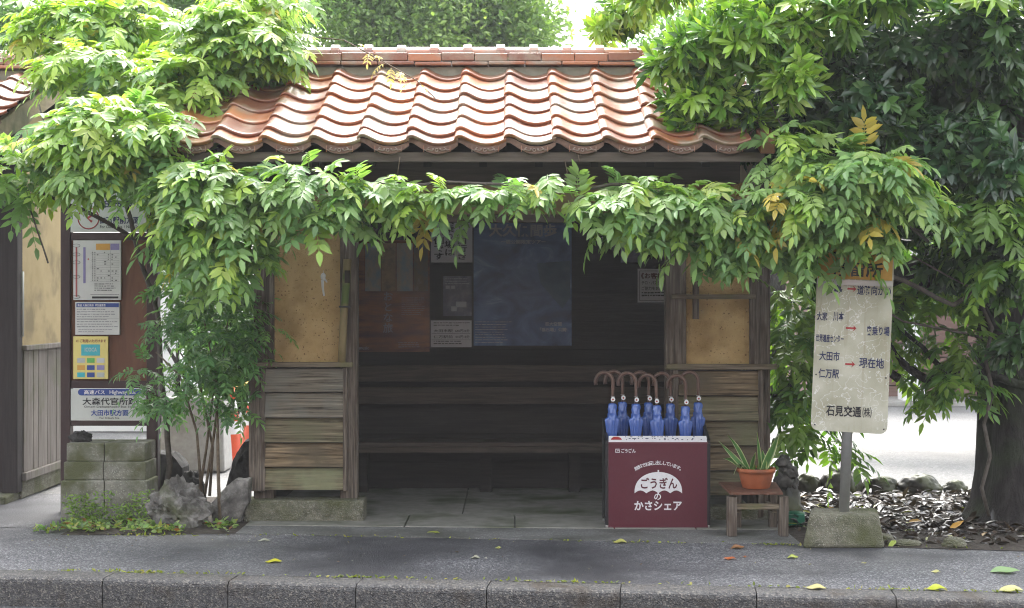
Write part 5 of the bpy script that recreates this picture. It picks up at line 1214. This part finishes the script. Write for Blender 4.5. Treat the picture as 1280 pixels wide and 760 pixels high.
# ================================================================== trees far behind
def far_tree(label, px, Y, zc_, blobs, cols, n, r0=.25):
    t = thing('broadleaf_tree', label, 'tree', (X(px, Y), Y, 0), 'trees behind the roof')
    q = MB(); x = X(px, Y); q.tube([(x, Y, -.02), (x + .1, Y, zc_ * .4), (x - .1, Y, zc_ * .8), (x, Y, zc_ * 1.1)], [r0, r0 * .8, r0 * .6, r0 * .3], 10); q.build('trunk', 'bark', t)
    for (bx, by, rx, ry, dy) in blobs[:3]:
        q = MB(); q.tube([(x, Y, zc_ * .55), ((x + X(bx, Y)) / 2, Y - .2, (zc_ * .6 + Z(by, Y)) / 2 + .3), (X(bx, Y), Y, Z(by, Y))], [r0 * .5, r0 * .35, r0 * .15], 8); q.build('limb', 'bark', t)
    # a crown of many leaf clumps
    PP = []; OO = []; TT = []
    for (bx, by, rx, ry, dy) in blobs:
        k_ = 46; P, O, B = blob_points([(bx, by, rx, ry, Y, dy, k_)], .75)
        s = Y / F
        for p, o in zip(P, O):
            m_ = n // (k_ * len(blobs)); cl = rng.standard_normal((m_, 3)) * np.array([.36, .32, .26]) * (Y / 28) + p; PP.append(cl); OO.append(unit(cl - p + np.array([0, 0, .15]))); TT.append(np.repeat(mixcol(1, cols, [1] * len(cols)), m_, 0) * (.85 + .3 * rng.random((m_, 1))))
    P = np.concatenate(PP); O = np.concatenate(OO); n_ = len(P)
    D = unit(O + .6 * rng.standard_normal((n_, 3)) + np.array([0, -.1, -.15])); N_ = unit(O * .7 + rng.standard_normal((n_, 3)) * .5 + np.array([0, -.2, .6]))
    leaf_mesh('crown', P, D, N_, (.10 + .06 * rng.random(n_)) * Y / 28, (.05 + .03 * rng.random(n_)) * Y / 28, np.concatenate(TT), 'leaf_b', t)
    return t
GC = [(.13, .21, .075), (.17, .26, .09), (.22, .31, .11)]
DC = [(.08, .16, .06), (.11, .20, .07)]
far_tree('leafy pale green tree centred behind the shelter ridge', 480, 27, 6, [(440, 20, 75, 62, 1.2), (520, 30, 70, 60, 1.2), (480, -30, 80, 50, 1.2), (470, 90, 90, 50, 1.2)], GC, 26000)
far_tree('pale green tree behind the right half of the ridge, next to the sky gap', 610, 28, 6, [(590, 20, 62, 60, 1.2), (640, 42, 44, 44, 1.0), (600, -30, 60, 40, 1.2), (610, 95, 70, 50, 1.2)], GC, 26000)
far_tree('darker green tree behind the wisteria heap at upper left', 250, 25, 6, [(215, 30, 85, 60, 1.3), (300, 20, 70, 55, 1.2), (250, 90, 100, 50, 1.2), (250, -30, 90, 40, 1.2)], DC, 20000)
far_tree('dark green tree at the far upper left behind the gatehouse', 60, 25, 6, [(20, 20, 85, 60, 1.3), (110, 25, 70, 55, 1.2), (60, 90, 110, 50, 1.2), (-60, 40, 70, 60, 1.2)], DC, 20000)
far_tree('shaded tree far behind the evergreen crown', 960, 24, 5, [(860, 60, 80, 70, 1.2), (960, 110, 90, 90, 1.2), (900, 180, 90, 70, 1.), (1060, 190, 80, 70, 1.), (820, 120, 60, 60, 1.)], DC, 15000)
def bush(label, px, Y, blobs, cols, n, group=None):
    t = thing('bush', label, 'bush', (X(px, Y), Y, 0), group)
    for k_ in range(3):
        q = MB(); x = X(px, Y); q.tube([(x, Y, -.02), (x + (k_ - 1) * .25, Y, .5), (x + (k_ - 1) * .6, Y, 1.1)], [.05, .035, .015], 7); q.build('stem', 'bark', t)
    P, O, B = blob_points([b + (n // len(blobs),) for b in blobs], .5); n_ = len(P)
    D = unit(O + .7 * rng.standard_normal((n_, 3)) + np.array([0, 0, -.2])); N_ = unit(rng.standard_normal((n_, 3)) * .6 + np.array([0, -.3, .7]))
    leaf_mesh('foliage', P, D, N_, .10 + .06 * rng.random(n_), .04 + .025 * rng.random(n_), mixcol(n_, cols, [1] * len(cols)), 'leaf_b', t); return t
bush('sunlit yellow green bush seen in gaps under the evergreen branches', 1285, 14.5, [(1160, 330, 110, 60, 14.5, .6), (1270, 350, 90, 70, 14.5, .6), (1080, 360, 70, 50, 14.8, .6)], [(.12, .22, .04), (.09, .17, .04)], 7000)
bush('dark green bush behind the nandina shrub', 275, 15.5, [(270, 400, 50, 60, 15.5, .6), (320, 420, 60, 80, 15.5, .6), (262, 330, 60, 40, 15.5, .5), (300, 470, 50, 40, 15.5, .5)], [(.04, .09, .03), (.06, .12, .035)], 5500)
bush('small bright bush in the gap between board and wisteria', 222, 15, [(212, 320, 30, 26, 15, .5), (235, 300, 30, 30, 15, .5)], [(.16, .28, .04), (.12, .22, .04)], 1500)

# ================================================================== ground cover, litter, moss
def scatter(n, xa, xb, ya, yb_, z, lo, hi, wr, cols, wts, mat, name, label, flat=.5, curl=.4, ex=None, up=0):
    Pn = np.stack([rng.uniform(xa, xb, n), rng.uniform(ya, yb_, n), np.full(n, z) + .03 * rng.random(n) * (1 if flat < 1 else .3)], 1)
    if ex is not None: Pn = Pn[[ex(*p) for p in Pn]]
    n = len(Pn); D = rng.standard_normal((n, 3)); D[:, 2] = D[:, 2] * .25 + up; D = unit(D); N_ = unit(rng.standard_normal((n, 3)) * flat + np.array([0, 0, 1]))
    L_ = rng.uniform(lo, hi, n)
    o = leaf_mesh(name, Pn, D, N_, L_, L_ * wr, mixcol(n, cols, wts), mat, droop=curl); return kind(o, 'stuff', label)
inbed = lambda x, y, z: y > ys(x) + .05 and not (1.75 < x < 2.25 and 8.8 < y < 9.3) and (x - cx) ** 2 + (y - cy) ** 2 > .17
scatter(3000, 1.85, 4.2, 8.7, 11.3, .012, .06, .12, .36, [(.03, .02, .015), (.05, .034, .024), (.075, .052, .036), (.016, .012, .010)], [3, 3, 1, 4], 'leaf_dry', 'leaf_litter', 'dark brown leaf litter on the soil under the evergreen', ex=lambda x, y, z: inbed(x, y, z) and (y > ys(x) + .45 or random.random() < .25))
scatter(60, 1.85, 4.2, 8.8, 11.1, .03, .07, .11, .36, [(.30, .30, .05), (.22, .28, .05), (.35, .2, .05)], [2, 2, 1], 'leaf_fallen', 'yellow_leaf_litter', 'yellowed leaves lying on the dark leaf litter', ex=inbed)
n = 1000; gx_ = rng.uniform(-3.15, -1.85, n); gy_ = 9.42 + .36 * rng.random(n) ** 1.1; keep = np.array([mnoise.noise(Vector((x * 4, y * 5, 2))) > -.12 and not ((x - X(224, 9.8)) ** 2 / .045 + (y - 9.8) ** 2 / .04 < 1) for x, y in zip(gx_, gy_)]); gx_, gy_ = gx_[keep], gy_[keep]; n = len(gx_)
P = np.stack([gx_, gy_, .01 + .03 * rng.random(n)], 1); D = rng.standard_normal((n, 3)); D[:, 2] = .5 * abs(D[:, 2]); D = unit(D)
kind(leaf_mesh('ground_cover', P, D, unit(rng.standard_normal((n, 3)) * .5 + np.array([0, -.2, 1])), .03 + .025 * rng.random(n), .018 + .014 * rng.random(n), mixcol(n, [(.14, .24, .07), (.22, .30, .10), (.10, .17, .05), (.26, .27, .06), (.22, .10, .04)], [2, 2, 1, 1, .5]), 'leaf_w'), 'stuff', 'low green weeds at the foot of the plinth and rocks')
# taller weeds before the plinth
n = 900; c_ = rng.choice(7, n); cxs = np.array([-2.93, -2.78, -2.66, -2.56, -3.0, -2.86, -2.5])[c_]; P = np.stack([cxs + .035 * rng.standard_normal(n), 9.86 + .05 * rng.standard_normal(n), .01 + .17 * rng.random(n) ** 1.3 * (1.0 + .3 * np.sin(c_ * 2.3))], 1)
D = unit(rng.standard_normal((n, 3)) * np.array([1, 1, .5]) + np.array([0, -.2, .25]))
kind(leaf_mesh('weeds', P, D, unit(rng.standard_normal((n, 3)) * .6 + np.array([0, -.4, .8])), .022 + .02 * rng.random(n), .010 + .008 * rng.random(n), mixcol(n, [(.13, .22, .04), (.18, .27, .06), (.09, .15, .04)], [2, 2, 1]), 'leaf_w'), 'stuff', 'tufts of feathery yellow green weeds against the concrete plinth')
# moss along joints
segs = []
for k_ in range(1600):
    u = rng.random(); x = -3.4 + 7 * u
    w_ = mnoise.noise(Vector((x * 1.7, 3, 0))) + .35 * mnoise.noise(Vector((x * 6, 5, 0)))
    if rng.random() < .12 + max(0, w_) * 1.2: segs.append((x, yk(x) + rng.normal() * .008, .003))
for k_ in range(1300):
    x = rng.uniform(-3.4, 3.4); w_ = mnoise.noise(Vector((x * 1.5, 9, 0)))
    if rng.random() < .05 + max(0, w_) * 1.3: segs.append((x, (ys(x) if x > -1.8 else 9.36) - .015 + rng.normal() * .014, .003))
P = np.array(segs); n = len(P); D = unit(rng.standard_normal((n, 3)) * np.array([1, .6, .3]) + np.array([0, 0, .35]))
kind(leaf_mesh('moss', P, D, unit(rng.standard_normal((n, 3)) * .5 + np.array([0, 0, 1])), .014 + .016 * rng.random(n), .009 + .009 * rng.random(n), mixcol(n, [(.22, .25, .04), (.15, .19, .035), (.30, .27, .08)], [2, 2, 1]), 'leaf_w'), 'stuff', 'yellow green moss in the joints of kerb and pavement')

scatter(130, -3.2, 3.2, 7.9, 9.3, .004, .008, .022, .5, [(.30, .26, .12), (.16, .10, .06), (.30, .30, .26), (.06, .05, .04)], [2, 3, 1, 2], 'leaf_fallen', 'pavement_litter', 'tiny scraps of leaf strewn over the asphalt', flat=.3, ex=lambda x, y, z: yk(x) + .02 < y < ys(x))
# ================================================================== single fallen leaves
FL = [(342, 703, 24, 5, (.52, .50, .03), 'bright yellow leaf curled on the asphalt in front of the left pillar'), (541, 667.5, 20, -8, (.30, .34, .06), 'long yellow green leaf on the concrete edge before the bench'), (775, 679, 20, -4, (.50, .48, .14), 'pale yellow leaf on the concrete below the red box'),
      (912, 699.5, 18, -12, (.50, .14, .05), 'orange brown leaf on the asphalt before the stool'), (922, 686, 20, 3, (.30, .14, .06), 'flat tan leaf on the pavement edge before the stool'), (991, 698, 16, -14, (.40, .45, .08), 'yellow green leaf on the asphalt right of the stool'),
      (1170, 716, 14, 10, (.55, .52, .22), 'small cream leaf on the asphalt before the big trunk'), (1256, 716, 40, -8, (.28, .42, .20), 'large pale green leaf at the right end of the asphalt'), (1020, 736.5, 28, -12, (.52, .46, .20), 'cream leaf on the kerb top below the concrete sign foot'),
      (1171, 737.5, 28, 4, (.42, .46, .03), 'bright yellow green leaf on the kerb top'), (1264, 740, 34, -4, (.48, .46, .20), 'pale leaf on the kerb top at the right end'), (571, 691, 7, 20, (.08, .06, .04), 'tiny dark leaf on the asphalt before the floor opening'),
      (594, 698, 14, -10, (.38, .37, .30), 'small whitish leaf on the asphalt before the floor opening'), (330, 676.5, 18, 5, (.36, .36, .28), 'whitish strip of leaf by the strip edge near the left pillar'), (931, 697, 8, 30, (.38, .14, .06), 'small brown scrap of leaf right of the orange leaf'),
      (623, 686, 12, 40, (.40, .42, .14), 'small pale green leaf on the concrete edge in the middle'), (1080, 705, 8, 0, (.35, .33, .15), 'tiny straw coloured leaf on the asphalt below the sign foot')]
for (px, py, lpx, ang, colr, lb) in FL:
    Y = EYE * F / (py - 380); s = Y / F; L_ = lpx * s * .9; colr = tuple(c * .8 for c in colr); x0, y0 = X(px, Y), Y; q = MB(); n = 8; vs = []
    ca, sa = math.cos(R(ang)), math.sin(R(ang)); curl = random.uniform(.25, .6)
    for i in range(n):
        u = i / (n - 1); w_ = L_ * .30 * (math.sin(math.pi * u ** .85) + .02)
        for j in (-1, 0, 1):
            lx = (u - .5) * L_; ly = j * w_ * .9; zz = .004 + abs(j) * w_ * curl * (.5 + u) * (1 + .3 * j) + .25 * L_ * max(0, u - .55) ** 2 + .003 * math.sin(9 * u + px)
            vs.append((x0 + lx * ca - ly * sa, y0 + lx * sa + ly * ca * 1.3, zz))
    q.add(vs, [(i * 3 + j, (i + 1) * 3 + j, (i + 1) * 3 + j + 1, i * 3 + j + 1) for i in range(n - 1) for j in (0, 1)], 0, True); q.t = [(*colr, 1)] * len(vs)
    o = q.build('fallen_leaf', 'leaf_fallen', loc=(x0, y0, 0)); tag(o, lb, 'leaf', 'leaves fallen on the pavement')
# dry twigs hanging from the eaves
for i, (pts, lb) in enumerate((([A(500, 196, 9.22), A(498, 210, 9.2), A(496, 224, 9.2)], 'short bare twig hanging from the eaves left of centre'), ([A(723, 193, 9.22), A(724, 203, 9.2)], 'tiny dry twig end hanging from the middle of the eaves'), ([A(705, 196, 9.25), A(709, 215, 9.2), A(703, 232, 9.2)], 'thin green tendril hanging from the eaves above the blue poster'))):
    q = MB(); q.tube(pts, .003, 5); tag(q.build('twig', 'stem', loc=pts[0]), lb, 'twig')

# ================================================================== camera, sky, sun
cam = bpy.data.cameras.new('camera'); co = bpy.data.objects.new('camera', cam); COL.objects.link(co)
co.location = (0, 0, EYE); co.rotation_euler = (R(90), 0, 0)
cam.sensor_width = 36; cam.lens = 36 * F / 1280; cam.clip_end = 1500; cam.clip_start = .05
cam.dof.use_dof = True; cam.dof.focus_distance = 9.7; cam.dof.aperture_fstop = 4.5
SC.camera = co
EL, AZ = 57, 184          # sun: elevation; azimuth measured from straight behind the camera: it stands beyond the roof
sd = Vector((math.sin(R(AZ)) * math.cos(R(EL)), -math.cos(R(AZ)) * math.cos(R(EL)), math.sin(R(EL))))
w = bpy.data.worlds.new('World'); SC.world = w; w.use_nodes = True
nt = w.node_tree; bg = nt.nodes['Background']
sky = nt.nodes.new('ShaderNodeTexSky'); sky.sky_type = 'NISHITA'; sky.sun_disc = False; sky.sun_elevation = R(EL); sky.sun_rotation = math.atan2(sd.x, sd.y)
sky.air_density = 1.6; sky.dust_density = 4; sky.ozone_density = 1
hs = nt.nodes.new('ShaderNodeHueSaturation'); hs.inputs['Saturation'].default_value = .22
nt.links.new(sky.outputs[0], hs.inputs['Color']); nt.links.new(hs.outputs[0], bg.inputs['Color']); bg.inputs['Strength'].default_value = .15
sun = bpy.data.lights.new('sun', 'SUN'); sun.energy = 1.0; sun.angle = R(38); sun.color = (1, .97, .92)
so = bpy.data.objects.new('sun', sun); COL.objects.link(so); so.rotation_euler = (-sd).to_track_quat('-Z', 'Y').to_euler()
# thin haze added over the whole place to lift the shadows
mb = MB(); mb.box(-320, 320, -75, 420, -1.2, 12)
hz = mb.build('haze', plain('haze', (.8, .8, .8))); kind(hz, 'stuff', 'thin haze added to lift the dark tones')
nt = hz.data.materials[0].node_tree; nt.nodes.clear(); ou = nt.nodes.new('ShaderNodeOutputMaterial'); pv = nt.nodes.new('ShaderNodeVolumePrincipled')
pv.inputs['Color'].default_value = (.93, .94, .97, 1); pv.inputs['Density'].default_value = .0012; nt.links.new(pv.outputs[0], ou.inputs['Volume'])
SC.view_settings.view_transform = 'Standard'; SC.view_settings.look = 'None'; SC.view_settings.exposure = 2.4; SC.view_settings.gamma = 1
SC.cycles.use_denoising = True; SC.cycles.filter_width = 1.1; SC.cycles.max_bounces = 6; SC.cycles.diffuse_bounces = 4; SC.cycles.glossy_bounces = 3; SC.cycles.transmission_bounces = 4
SC.cycles.use_adaptive_sampling = True; SC.cycles.adaptive_threshold = .02
